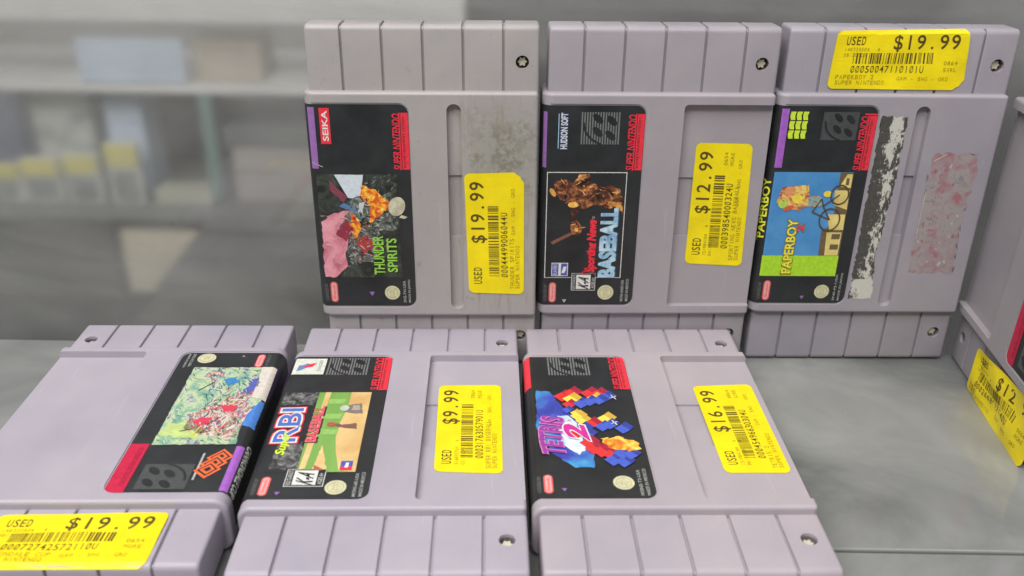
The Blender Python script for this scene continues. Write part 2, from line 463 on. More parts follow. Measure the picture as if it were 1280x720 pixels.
def maker_badge(p0, u0, v0=36.1, rot=0):
    p = Print()
    # licence oval: tall pill in the photo, its lettering runs along u
    L, H = 9.0, 2.9
    out = round_rect(u0, u0 + L, v0, v0 + H, H / 2 - .01, 6); inn = round_rect(u0 + .55, u0 + L - .55, v0 + .5, v0 + H - .5, H / 2 - .52, 6)
    p.poly(out, BADGE, 2); p.poly(inn, BADGEBG, 3)
    p.text('Nintendo', u0 + 1.4, u0 + L - 1.4, v0 + .95, v0 + H - .85, BADGE, 4, .02)
    lprint(p, 'maker_badge', p0.lab)
    p0.text('LICENSED BY', u0 + .5, u0 + L - .8, v0 + H + .9, v0 + H + 2.1, GREYINK, 2)
def seal(p0, u, v, r=3.1):
    p = Print()
    P = []
    for i in range(48):
        rr = r * (1 + (.05 if i % 2 else -.02)); P.append((u + rr * math.cos(math.pi * i / 24), v + rr * math.sin(math.pi * i / 24)))
    p.poly(P, CREAM, 2); p.ring(u, v, r * .74, .22, DCREAM, 3)
    p.text('SEAL', u - 1.3, u + 1.3, v + .2, v + 1.0, DCREAM, 3); p.text('QUALITY', u - 1.7, u + 1.7, v - .9, v - .2, DCREAM, 3)
    lprint(p, 'seal', p0.lab)
def rating_badge(p0, u0, u1, v0, v1):
    p = Print()
    p.rect(u0, u1, v0, v1, WHITE, 3); p.rect(u0 + .25, u1 - .25, v0 + .25, v1 - .25, BLACK, 4)
    h = v1 - v0
    p.rect(u0 + .7, u1 - .7, v0 + h * .2, v1 - h * .2, WHITE, 5)
    p.text('K-A', u0 + 1.4, u1 - 1.4, v0 + h * .28, v1 - h * .28, BLACK, 6, .03, .4)
    p.text('KIDS TO ADULTS', u0 + .6, u1 - .6, v1 - h * .16, v1 - h * .05, WHITE, 5)
    p.text('AGES 6+', u0 + 1, u1 - 2, v0 + h * .05, v0 + h * .16, WHITE, 5)
    lprint(p, 'rating_badge', p0.lab)
def tri(p, u, v, s=1.1, m=None):
    p.poly([(u - s, v), (u + s * .7, v + s), (u + s * .7, v - s)], m or PINK, 2)
def small_print(p, a, b, u0=-39.5, u1=-30.0, v=7.0):
    p.text(a, u0, u1, v + 1.7, v + 2.8, OFFW, 2, .01); p.text(b, u0, u1 + .5, v - .3, v + .8, OFFW, 2, .01)

def label_sheet(parent, torn=False):
    """the black label, following the shell over its rounded top edge down onto the spine"""
    p = Print(); P = round_rect(-41.1, 41.1, 4.75, 55.0, 3.6, 6, (0, 0, 1, 1))
    p.poly(P, BLACK, 0)
    o = lprint(p, 'label', parent); return o

def nxt(q, name):
    lprint(q, name, q.lab); r = Print(); r.lab = q.lab; return r
def small(q, lab):
    tag(lprint(q, 'small_print', lab), kind='stuff')
# ---- pictures (plain stand-ins in the printed colours) and titles
def art_ship(lab):
    p = Print()
    PINKN = paint_mat('pink_rock_print', [(.3, (.45, .10, .16)), (.5, (.74, .30, .36)), (.7, (.82, .42, .46))], 90, 1)
    SMOKE = paint_mat('grey_smoke_print', [(.36, (.02, .025, .02)), (.5, (.10, .12, .10)), (.62, (.30, .32, .30)), (.7, (.5, .5, .48))], 260, 2.5)
    DARK = paint_mat('dark_sky_print', [(.4, (.015, .018, .016)), (.6, (.05, .06, .05)), (.75, (.12, .13, .11))], 150, 2)
    FIRE = paint_mat('fire_print', [(.35, (.5, .03, .02)), (.47, (.8, .16, .02)), (.58, (.95, .5, .03)), (.7, (.95, .85, .35))], 260, 1.2)
    p.rect(-28.4, 14.4, 10.0, 40.8, DARK, 2)
    p.jag([(-9.2, 29.8), (-5.9, 20.6), (-10.2, 17.8), (-22.2, 20.5), (-22.2, 29.7), (-17.8, 31.4)], SMOKE, 3, .9, 1, 3)
    p.jag([(-2, 24), (5, 18), (8, 12), (-8, 11), (-8, 19)], SMOKE, 3, .6, 1, 5)
    p.jag([(-4.9, 40.4), (-1.2, 35.1), (-0.2, 29.1), (-3.9, 27.9), (-9.2, 29.8), (-14.5, 30.7), (-17.8, 31.9), (-23.3, 31.3), (-28.3, 36.2), (-28.3, 40.5)], PINKN, 4, .35, 1.2, 4)
    p.jag([(-2, 31), (4, 25), (2, 23.5), (-7, 27.5), (-11, 31), (-9, 34)], SMOKE, 5, .5, 1, 8)
    p.jag([(-7, 28), (-4, 31), (-10, 35), (-13, 31)], flat('maroon_print', (.28, .03, .06)), 6, .5, 1, 9)
    p.jag([(-13, 27), (-10, 22), (-16, 20), (-19, 25)], flat('dark_red_print', (.40, .05, .05)), 5, 1, 1.5, 11)
    p.jag([(14.2, 34.0), (14.2, 23.0), (6.1, 24.3), (4.5, 26.3), (5.0, 29.3)], flat('pale_beam_print', (.60, .68, .74)), 5, .1, 2)
    p.jag([(14, 40), (14, 34.5), (5, 29.8), (2, 32), (0, 38)], DARK, 4, .3)
    p.jag([(12, 36), (5, 29.6), (3, 31), (8, 36)], flat('dusk_red_print', (.22, .05, .08)), 5, .3)
    p.jag([(10.2, 23.5), (8.6, 19.7), (4.5, 14.5), (1.9, 13.7), (-1.7, 16.4), (-5.4, 21.5), (1.9, 21.1), (5.5, 24.3)], FIRE, 6, .5, 1, 5)
    p.jag([(-2, 29), (0, 26), (-8, 25), (-12, 27.5), (-9, 29)], FIRE, 6, .5, 1, 6)
    p.jag([(4.5, 28.3), (5.8, 25.3), (1.9, 21.6), (-2.8, 22.9), (-3.8, 25.9), (-0.7, 28.7)], SMOKE, 7, .3, 1, 7)
    p.jag([(3, 31), (1.5, 33), (-1, 27), (.5, 25)], flat('steel_blue_print', (.10, .20, .38)), 8, .3)
    p.jag([(3, 25), (3.4, 23), (-1, 24), (-1, 26)], flat('pale_steel_print', (.55, .6, .58)), 8, .3)
    p.ell(1.5, 10.7, 4.0, 3.2, flat('moon_print', (.52, .50, .36), var=.3, scale=250), 7, -20)
    p.jag([(-2, 9), (-2.8, 6.7), (-3.6, 8), (-3, 10)], flat('moon_print', (.52, .50, .36), var=.3, scale=250), 7, .1)
    K = [flat('ink_%s' % n, c, .4) for n, c in (('charcoal', (.03, .035, .03)), ('ash', (.22, .24, .22)), ('bone', (.50, .50, .46)), ('rust', (.32, .06, .04)))]
    p.strokes(150, (-24, 2, 12, 31), K, 5.2, (1, 3.4), (20, 160), 3, [(-9, 31), (2, 28), (6, 18), (-2, 12), (-22, 20), (-23, 28)], (.2, .5))
    p.strokes(60, (0, 14.3, 10.2, 24), [K[0], K[1], flat('ink_moss', (.10, .13, .09))], 4.4, (1, 3), (100, 170), 4)
    p.strokes(46, (-6, 10, 13, 25), [flat('ink_ember', (.75, .10, .02)), flat('ink_flame', (.95, .72, .20)), K[3]], 7.0, (.6, 2), (60, 150), 5, [(10.2, 23.5), (4.5, 14.5), (-1.7, 16.4), (-5.4, 21.5), (1.9, 21.1), (5.5, 24.3)], (.15, .4))
    p.strokes(26, (-24, -2, 30, 40.5), [flat('ink_rose', (.50, .13, .20)), flat('ink_blush', (.85, .48, .50))], 5.0, (1, 4), (60, 120), 6, None, (.1, .3))
    p.strokes(40, (-4, 6, 21, 29), [K[2], K[0], flat('ink_teal', (.08, .22, .26)), K[1]], 8.2, (.6, 2.4), (0, 180), 7)
    p.strokes(40, (-20, -8, 19, 31), [K[3], flat('ink_maroon', (.18, .02, .04)), K[1], K[2]], 6.0, (.8, 2.6), (0, 180), 8)
    lprint(p, 'picture', lab)
    t = Print()
    t.text('THUNDER', -27, -10.6, 16.6, 20.8, flat('lime_title', (.30, .62, .08)), 9, .02)
    t.text('SPIRITS', -26, -11.6, 11.5, 15.5, flat('lime_title', (.30, .62, .08)), 9, .02)
    lprint(t, 'title_lettering', lab)
    q = Print(); q.lab = lab
    q.rect(16.5, 40, 39.5, 42.3, PURPLE, 2); q.line((17.2, 38), (19, 42), .3, OFFW, 3); q = nxt(q, 'edge_stripe')
    q.rect(26.1, 39.7, 34.0, 37.8, RED, 2); q.text('SEIKA', 27.2, 38.7, 34.8, 37.0, WHITE, 3, .02); q = nxt(q, 'publisher_mark')
    super_band(q); maker_badge(q, -39.4); tri(q, -35.6, 22.4, 1.1, PURPLE); seal(q, -35.2, 14.2, 3.0); small_print(q, 'SNS-TH-USA', 'MADE IN JAPAN')
    small(q, lab)

def art_bronze(lab):
    p = Print()
    BR = paint_mat('bronze_figure_print', [(.38, (.02, .008, .007)), (.50, (.12, .04, .02)), (.60, (.42, .15, .05)), (.70, (.90, .48, .14))], 190, 1.6)
    GOLD = paint_mat('gold_highlight_print', [(.35, (.45, .16, .04)), (.6, (.95, .55, .12)), (.75, (1, .85, .5))], 160, .8)
    p.rect(-29.0, 15.4, 10.2, 41.0, WHITE, 2); p.rect(-28.75, 15.1, 10.5, 40.7, BLACK, 3)
    sil = [(8.4, 38.8), (12.0, 37.5), (12.5, 33.6), (11.0, 31.0), (14.6, 28.7), (14.6, 24.8), (11.0, 23.6), (9.5, 19.6), (10.5, 16.7), (8.5, 12.6), (4.3, 10.9), (-2.0, 11.0), (1.7, 13.2), (0.6, 16.1), (1.7, 19.7), (2.2, 22.7), (0.6, 25.6), (0.6, 27.6), (-3.1, 29.5), (-6.9, 26.3), (-10.6, 27.6), (-10.1, 30.7), (-7.4, 31.3), (-3.1, 30.5), (3.2, 32.2), (4.2, 35.7)]
    p.jag(sil, BR, 4, .3, 1.2, 2)
    p.strokes(230, (-10, 15, 10.6, 39), [flat('ink_umber', (.05, .018, .012)), flat('ink_sienna', (.26, .09, .04)), flat('ink_copper', (.55, .26, .10)), flat('ink_umber', (.05, .018, .012)), flat('ink_umber', (.05, .018, .012)), flat('ink_brass', (.80, .42, .14))], 4.4, (.8, 3.2), (20, 140), 3, sil, (.2, .6))
    p.ell(7.2, 38.6, 1.9, .9, GOLD, 5.5, 30); p.ell(2.2, 30.6, 1.2, 2.0, GOLD, 5.5); p.jag([(3.4, 16.5), (3.2, 11.6), (-.5, 11.2), (1.3, 14)], GOLD, 5, .25)
    p.ell(-8.2, 28.9, .9, .7, GOLD, 5.5, 30)
    p.poly([(-13.4, 38.9), (-14.5, 38.1), (-10.4, 30.6), (-9.3, 31.2)], flat('bat_print', (.22, .09, .06)), 4)
    # league badge
    p.rect(-28.2, -22.4, 31.6, 38.2, WHITE, 4); p.rect(-27.9, -22.7, 31.9, 34.4, flat('royal_print', (.08, .10, .42)), 5); p.rect(-27.9, -22.7, 35.4, 37.9, flat('royal_print', (.08, .10, .42)), 5)
    p.jag([(-26.8, 34.2), (-24, 33.4), (-24, 32.2), (-26.8, 33)], WHITE, 6, .15); p.text('PLAYERS', -27.6, -23, 35.9, 37.4, WHITE, 6)
    lprint(p, 'picture', lab)
    t = Print(); PB2 = paint_mat('pale_blue_title', [(.35, (.18, .36, .55)), (.65, (.55, .76, .86))], 200, .5); SH = flat('title_shadow_ink', (.05, .12, .25))
    t.text('Sporting News', -26.5, -4.0, 19.9, 24.6, RED, 6, .055, .15); t.text('The', -27.5, -24.5, 23.6, 25.8, RED, 6, .02)
    t.text('BASEBALL', -28.3, 1.0, 12.2, 19.0, SH, 6, .03); t.text('BASEBALL', -28.7, .9, 12.6, 19.6, PB2, 7, .055)
    t.text('™', -3.8, -2.6, 21.8, 22.8, OFFW, 6)
    lprint(t, 'title_lettering', lab)
    q = Print(); q.lab = lab; q.rect(17, 38.6, 41.5, 43.3, PURPLE, 2); q = nxt(q, 'edge_stripe')
    q.text('HUDSON SOFT', 24.3, 38.4, 33.6, 36.5, flat('logo_blue_print', (.14, .22, .45)), 2, .09); q.text('HUDSON SOFT', 24.5, 38.2, 33.8, 36.3, WHITE, 3, .015)
    q.rect(24.6, 38, 37.0, 37.3, PALEB, 2); q = nxt(q, 'publisher_mark')
    console_mark(q, 26.3, 38.6, 14.0, 28.9); super_band(q, False); maker_badge(q, -40); tri(q, -39.3, 32.6, .9, OFFW)
    rating_badge(q, -34.6, -26.9, 20.3, 30.0); seal(q, -35.5, 15.9, 3.2); small_print(q, 'M/SNS-ANSE-USA', 'MADE IN MEXICO')
    small(q, lab)

def art_cycle(lab):
    p = Print(); SK = paint_mat('blue_sky_print', [(.3, (.05, .22, .52)), (.7, (.12, .38, .68))], 30, .2)
    BLD = flat('yellow_wall_print', (.72, .58, .20), var=.2, scale=150); WIN = flat('window_shadow_print', (.16, .11, .05))
    RID = paint_mat('rider_print', [(.35, (.35, .05, .03)), (.48, (.72, .34, .10)), (.6, (.85, .66, .20)), (.72, (.45, .20, .25))], 300, 1.0)
    p.rect(-20.0, 15.3, 10.2, 41.0, SK, 2); p.rect(-28.8, -19.8, 10.2, 41.2, LIME, 3)
    p.poly([(-19.6, 18.6), (-9.1, 19.0), (-6.6, 15.4), (0, 15.0), (15.2, 15.3), (15.2, 10.1), (-19.6, 10.3)], WIN, 4)
    p.poly([(-19.6, 16.2), (-9.6, 16.8), (-9.6, 10.8), (-19.6, 10.8)], BLD, 5)
    for a in (-12.5, -17): p.rect(a, a + 2.2, 11.2, 14.6, WIN, 6)
    p.poly([(-8.6, 16), (-2, 17.8), (-2, 10.6), (-8.6, 10.4)], BLD, 5); p.poly([(2, 16), (8, 16.4), (8, 10.6), (0, 10.4)], BLD, 5); p.poly([(9.5, 14.8), (14.6, 12.5), (14.6, 10.4), (9, 10.4)], BLD, 5)
    p.rect(10.2, 13.0, 11.4, 12.6, WIN, 6)
    p.jag([(3.0, 38.7), (9.0, 37.2), (9.6, 31.6), (10.2, 26.6), (5.5, 25.9), (5.5, 21.9), (1.3, 21.2), (1.3, 27.0), (-0.6, 29.6), (0.8, 37.2)], RID, 5, .3, 1.2, 3)
    p.strokes(34, (-.5, 10, 21, 38.5), [flat('ink_rider_red', (.48, .10, .05)), flat('ink_rider_tan', (.78, .52, .26)), flat('ink_rider_plum', (.28, .12, .14)), YEL], 6.3, (.6, 2.2), (0, 180), 3, [(3.0, 38.7), (9.0, 37.2), (9.6, 31.6), (10.2, 26.6), (5.5, 25.9), (5.5, 21.9), (1.3, 21.2), (1.3, 27.0), (-0.6, 29.6), (0.8, 37.2)], (.2, .6))
    p.ell(2.4, 36.0, 2.0, 1.9, flat('rider_helmet_print', (.45, .62, .10)), 6); p.ell(7.6, 34, 1.8, 2.2, flat('bag_print', (.72, .30, .12)), 6); p.ell(4.6, 30.2, 2.2, 2.5, YEL, 6)
    p.jag([(5.2, 26.5), (5.2, 21), (1.5, 20.5), (1.8, 26)], flat('trouser_print', (.25, .38, .36)), 6, .2)
    p.ell(.6, 33.5, 1.0, 2.2, flat('sleeve_print', (.65, .12, .06)), 6, 20)
    for cu, cv, rr in ((-4.2, 16.6, 4.0), (6.2, 14.2, 3.4)): p.ring(cu, cv, rr, .55, flat('tyre_print', (.10, .06, .03)), 8, 1.15); 
    for a, b in (((-4.2, 16.6), (1.5, 20)), ((1.5, 20), (6.2, 14.2)), ((-4.2, 16.6), (-1, 24)), ((-1, 24), (4.5, 21)), ((1.5, 20), (4.5, 21))): p.line(a, b, .5, flat('tyre_print', (.10, .06, .03)), 8)
    p.ell(6.5, 19, 1.3, 1.6, YEL, 7)
    lprint(p, 'picture', lab)
    t = Print()
    t.text('PAPERBOY', -28.0, -3.6, 28.6, 33.2, flat('title_edge_ink', (.25, .20, .02)), 8, .055); t.text('PAPERBOY', -27.5, -4.1, 29.0, 32.8, flat('yellow_title', (.90, .78, .06)), 9, .02)
    t.text('2', -9.5, -6.0, 26.0, 29.6, flat('title_edge_ink', (.25, .20, .02)), 9, .05); t.text('2', -9.2, -6.3, 26.3, 29.2, RED, 10, .03)
    t.text('PAPERBOY', -12.6, 12.4, 41.7, 45.2, flat('spine_yellow_title', (.75, .80, .05)), 3, .02, -.25); t.text('™', -14.3, -13.2, 44.4, 45.1, LIMEY, 3)
    lprint(t, 'title_lettering', lab)
    q = Print(); q.lab = lab; q.rect(17, 40, 38.6, 41.4, PURPLE2, 2); q = nxt(q, 'edge_stripe')
    for i in range(3):
        for j in range(3):
            u, v = 28.5 + j * 3.6, 31.2 + i * 2.4
            q.poly([(u, v), (u + 1.7, v + .3), (u + 3.2, v - .1), (u + 3.2, v + 1.9), (u + 1.5, v + 2.1), (u, v + 1.7)], LIMEY, 2)
    q = nxt(q, 'publisher_mark'); console_mark(q, 28.0, 38.9, 11.9, 25.4, 'solid'); super_band(q, False, 16.2, 37.6)
    q.rect(37.8, 38.4, 4.9, 9.8, RED, 2)
    maker_badge(q, -39.8); tri(q, -38.4, 22.5, .9, PURPLE); seal(q, -35.8, 14.6, 3.0); small_print(q, 'SNS-PJ-USA', 'MADE IN JAPAN', -39.8, -28)
    small(q, lab)

def art_field(lab):
    p = Print(); GR = paint_mat('grass_print', [(.35, (.12, .28, .05)), (.65, (.24, .44, .10))], 60, .3, 3, (1, .15, 1)); DI = paint_mat('infield_print', [(.35, (.62, .38, .14)), (.65, (.82, .62, .30))], 50, .4)
    CR = paint_mat('crowd_print', [(.38, (.02, .02, .02)), (.52, (.10, .10, .10)), (.64, (.28, .28, .28))], 420, .8)
    p.rect(-28.4, 16.4, 10.0, 41.0, BLACK, 2); p.jag([(16.2, 41), (16.2, 29), (8.5, 29), (8.5, 41)], CR, 3, .3); p.jag([(-13, 37.5), (-13, 29), (-27, 29), (-27, 37.5)], CR, 3, .6)
    p.poly([(16.4, 28.8), (16.4, 10.1), (-28.4, 10.1), (-28.4, 28.7)], GR, 3)
    p.poly([(16.4, 17.3), (16.4, 10.1), (-28.4, 10.1), (-27.7, 15.5), (-18, 17.8), (-10.4, 19.0), (-2, 18.8), (6.5, 17.4)], DI, 4)
    p.poly([(16.4, 26.4), (16.4, 24.5), (-26.4, 26.2), (-27.4, 28.2)], DI, 4); p.jag([(-14.7, 22.7), (-27.1, 19.4), (-27.0, 24.0)], DI, 4, .2)
    for a in (12, 3, -6): p.poly([(a, 24.4), (a, 18.5), (a - 3, 19), (a - 3, 24.6)], flat('mown_stripe_print', (.28, .50, .13)), 5)
    M = flat('player_print', (.22, .10, .08)); M2 = flat('catcher_print', (.20, .18, .16)); 
    p.jag([(-3.0, 22.7), (-1.8, 21.3), (-3.4, 18), (-2.4, 13.3), (-6.0, 12.5), (-4.9, 18.9)], M, 6, .3, 1, 4); p.ell(-3.2, 21.6, 1.3, 1.5, flat('player_red_print', (.42, .10, .07)), 7)
    p.jag([(4.2, 18.6), (8.1, 17.6), (9.4, 12.7), (3.0, 11.8), (3.5, 16.0)], M2, 6, .3, 1, 6); p.ell(6.3, 18.4, 1.7, 1.6, flat('ball_print', (.50, .56, .48)), 7); p.jag([(5, 16), (8, 15.5), (8, 13.4), (5, 13)], flat('pad_print', (.42, .34, .28)), 7, .3)
    p.jag([(-25, 24), (-27.5, 20), (-27.5, 23.5)], flat('crowd_red_print', (.4, .12, .08)), 6, .3)
    p.rect(-27.7, -23.0, 11.4, 15.2, flat('royal_print', (.08, .10, .42)), 6); p.rect(-27.7, -26, 11.4, 15.2, RED, 7); p.jag([(-26.5, 13.9), (-24, 13.6), (-24, 12.6), (-26.5, 12.8)], WHITE, 8, .15)
    lprint(p, 'picture', lab)
    t = Print()
    def q4(A, B, C, D): return lambda a, b: ((A[0] * (1 - a) + B[0] * a) * (1 - b) + (D[0] * (1 - a) + C[0] * a) * b, (A[1] * (1 - a) + B[1] * a) * (1 - b) + (D[1] * (1 - a) + C[1] * a) * b)
    f = q4((-14, 30.9), (7.3, 31.3), (6.8, 40.8), (-14.4, 40.4)); g = q4((-13.5, 31.4), (6.8, 31.8), (6.4, 40.3), (-13.9, 40)); h = q4((-12.9, 32), (6.2, 32.4), (6, 39.7), (-13.3, 39.4))
    t.text('RBI', 0, 1, 0, 1, RED, 6, .09, xf=f); t.text('RBI', 0, 1, 0, 1, WHITE, 7, .055, xf=g); t.text('RBI', 0, 1, 0, 1, flat('blue_title', (.08, .16, .52)), 8, .012, xf=h)
    t.text('BASEBALL', -13.5, 7.4, 24.6, 29.4, BLACK, 6, .06); t.text('BASEBALL', -13.2, 7.1, 25.1, 28.9, flat('pinkish_red_title', (.78, .10, .16)), 7, .035)
    t.text('Super', -20.0, -8.0, 33.3, 37.4, LIMEY, 9, .035, .3)
    lprint(t, 'title_lettering', lab)
    q = Print(); q.lab = lab; q.rect(19.5, 41, 43.5, 46.2, PURPLE2, 2); q = nxt(q, 'edge_stripe')
    q.rect(28.4, 39.4, 29.6, 41.5, flat('paper_white_ink', (.66, .68, .60)), 2); q.jag([(30.5, 40), (34.5, 39.5), (36, 35.8), (33, 36.2)], flat('logo_blue_print', (.14, .22, .45)), 3, .3); q.jag([(33, 38), (35.5, 35.5), (36.2, 33), (33.5, 34.5)], RED, 4, .3); q.text('TENGEN', 30.5, 38, 31, 32.2, GREYINK, 3); q = nxt(q, 'publisher_mark')
    console_mark(q, 28.0, 40.0, 13.2, 28.8); super_band(q, False, 18, 40.2); maker_badge(q, -39.6, 35.7); tri(q, -38.4, 32.6, .9, PURPLE)
    rating_badge(q, -35.4, -27, 19.2, 31.4); seal(q, -35.7, 15.2, 3.3); small_print(q, 'M/SNS-6R-USA', 'MADE IN MEXICO', -40, -29)
    small(q, lab)

def art_blocks(lab):
    p = Print()
    G1 = paint_mat('glow_print', [(.25, (.02, .02, .20)), (.45, (.06, .08, .45)), (.58, (.06, .30, .62)), (.75, (.22, .62, .66))], 40, .4); G2 = paint_mat('glow_core_print', [(.3, (.2, .4, .75)), (.6, (.75, .85, .95))], 70, .6)
    CF = [flat('block_red', (.70, .04, .04)), flat('block_yellow', (.88, .68, .10)), flat('block_blue', (.07, .12, .55))]
    CD = [flat('block_red_side', (.38, .02, .05)), flat('block_yellow_side', (.62, .40, .05)), flat('block_blue_side', (.04, .06, .32))]
    p.jag([(17.8, 39.5), (17.0, 34.7), (6.9, 30.6), (-1.1, 25.7), (-8.8, 22.7), (-18.9, 22.0), (-26.5, 22.8), (-26.5, 28.8), (-18.9, 36.0), (-4.2, 40.5)], G1, 2, .4, 1.5, 2)
    p.jag([(2, 33), (2, 29), (-6, 25), (-16, 24.5), (-20, 27), (-14, 32)], G2, 3, .6, 1.2, 3)
    rnd = random.Random(11)
    def blk(u, v, s, c, lv):                    # one printed cube: face, top and side
        a = R(38); ux, uy = s * math.cos(a), s * math.sin(a); vx, vy = -s * math.sin(a) * .8, s * math.cos(a) * .8; dx, dy = s * .45, -s * .05
        P = [(u, v), (u + ux, v + uy), (u + ux + vx, v + uy + vy), (u + vx, v + vy)]
        p.poly(P, CF[c], lv); p.poly([P[0], P[1], (P[1][0] + dx, P[1][1] - s * .4), (P[0][0] + dx, P[0][1] - s * .4)], CD[c], lv)
    for i, (u, v, s, c) in enumerate([(13, 28, 3.6, 0), (15.2, 24.6, 3.6, 0), (11.5, 25.2, 3.4, 1), (13.6, 21.6, 3.2, 1), (15, 18.2, 3.6, 0), (14.6, 14.8, 3.6, 0), (12, 16.8, 3.2, 1), (13, 12.6, 3.2, 2),
                                      (9.4, 29.4, 2.6, 1), (8.2, 26.6, 2.8, 0), (8.6, 22.0, 3.2, 2), (10, 18.8, 3.2, 2), (10.8, 15.4, 3.2, 2), (5.4, 23.4, 3.2, 2), (5, 28, 2.2, 2), (3.2, 25.4, 2.0, 1),
                                      (1, 24, 3, 1), (-2, 22.4, 3, 1), (.6, 16.6, 3.4, 1), (-.8, 14.2, 3.4, 1), (-3.4, 19.4, 3.2, 0), (-5.2, 16, 3, 2), (-4, 13.4, 3, 2), (-6.6, 12.2, 3.2, 2), (-6.4, 9.0, 3.2, 2),
                                      (-6.5, 22.6, 3.4, 2), (-9.5, 21.6, 3.2, 2), (-9, 25, 3, 0), (-12, 24, 3, 0), (-14.5, 21.4, 3.4, 0), (-17.6, 20, 3.4, 0), (-19, 17.4, 3.6, 0), (-20.6, 14.6, 3.4, 0), (-22, 17.4, 3.4, 2), (-23.6, 14.2, 3.4, 2), (-24.4, 11, 3.2, 2), (-20, 11, 3.4, 2), (-20.5, 8.4, 3, 2), (-14, 27.5, 2.6, 1)]):
        if i % 5 != 3: blk(u - .3, v - .3, s * 1.28, c, 4 + i * .12)
    FI = paint_mat('burst_print', [(.36, (.75, .08, .02)), (.5, (.92, .38, .03)), (.62, (.98, .75, .15)), (.72, (1, .95, .6))], 240, 1)
    p.jag([(-11.5, 19.4), (-10.3, 14.0), (-13.8, 6.9), (-17.3, 6.2), (-18.7, 10.7), (-16.5, 17.4)], FI, 10, .9, 1, 3)
    for u, v in ((13, 12), (-2.5, 13.5), (-1, 29)): p.ell(u, v, 1.8, .25, WHITE, 10, 30); p.ell(u, v, 1.4, .22, WHITE, 10, 120)
    lprint(p, 'picture', lab)
    t = Print()
    def arcf(a, b, k=0.0): return (-20.5 + 21.5 * a + (b - .5) * 1.5, 31.4 - k - .2 + 3.5 * math.sin(a * math.pi) * .35 + b * (7.6 + 2 * k) - .6 * a)
    t.text('TETRIS', 0, 1, 0, 1, flat('title_pale_edge', (.62, .20, .48)), 11, .06, xf=lambda a, b: arcf(a, b, .4)); t.text('TETRIS', 0, 1, 0, 1, flat('purple_title', (.34, .05, .34)), 12, .02, xf=arcf)
    two = lambda k: (lambda a, b: (-12 - k + (8.8 + 2 * k) * a + 2.5 * (b - .5), 23.4 - k + (8 + 2 * k) * b + 1.5 * (a - .5)))
    t.text('2', 0, 1, 0, 1, WHITE, 13, .08, xf=two(.5)); t.text('2', 0, 1, 0, 1, flat('pinkish_title', (.62, .03, .30)), 14, .04, xf=two(0))
    lprint(t, 'title_lettering', lab)
    q = Print(); q.lab = lab; q.rect(19.8, 41.1, 41.2, 44.6, RED, 2); q = nxt(q, 'edge_stripe'); console_mark(q, 28.0, 41.0, 18.4, 34.6); super_band(q, False, 18.6, 41.0)
    maker_badge(q, -38.9, 36.6); tri(q, -37, 33.2, .9, PURPLE); seal(q, -33.8, 14.4, 3.3); small_print(q, 'M/SNS-T2-USA', 'MADE IN MEXICO', -39.8, -27.5)
    small(q, lab)

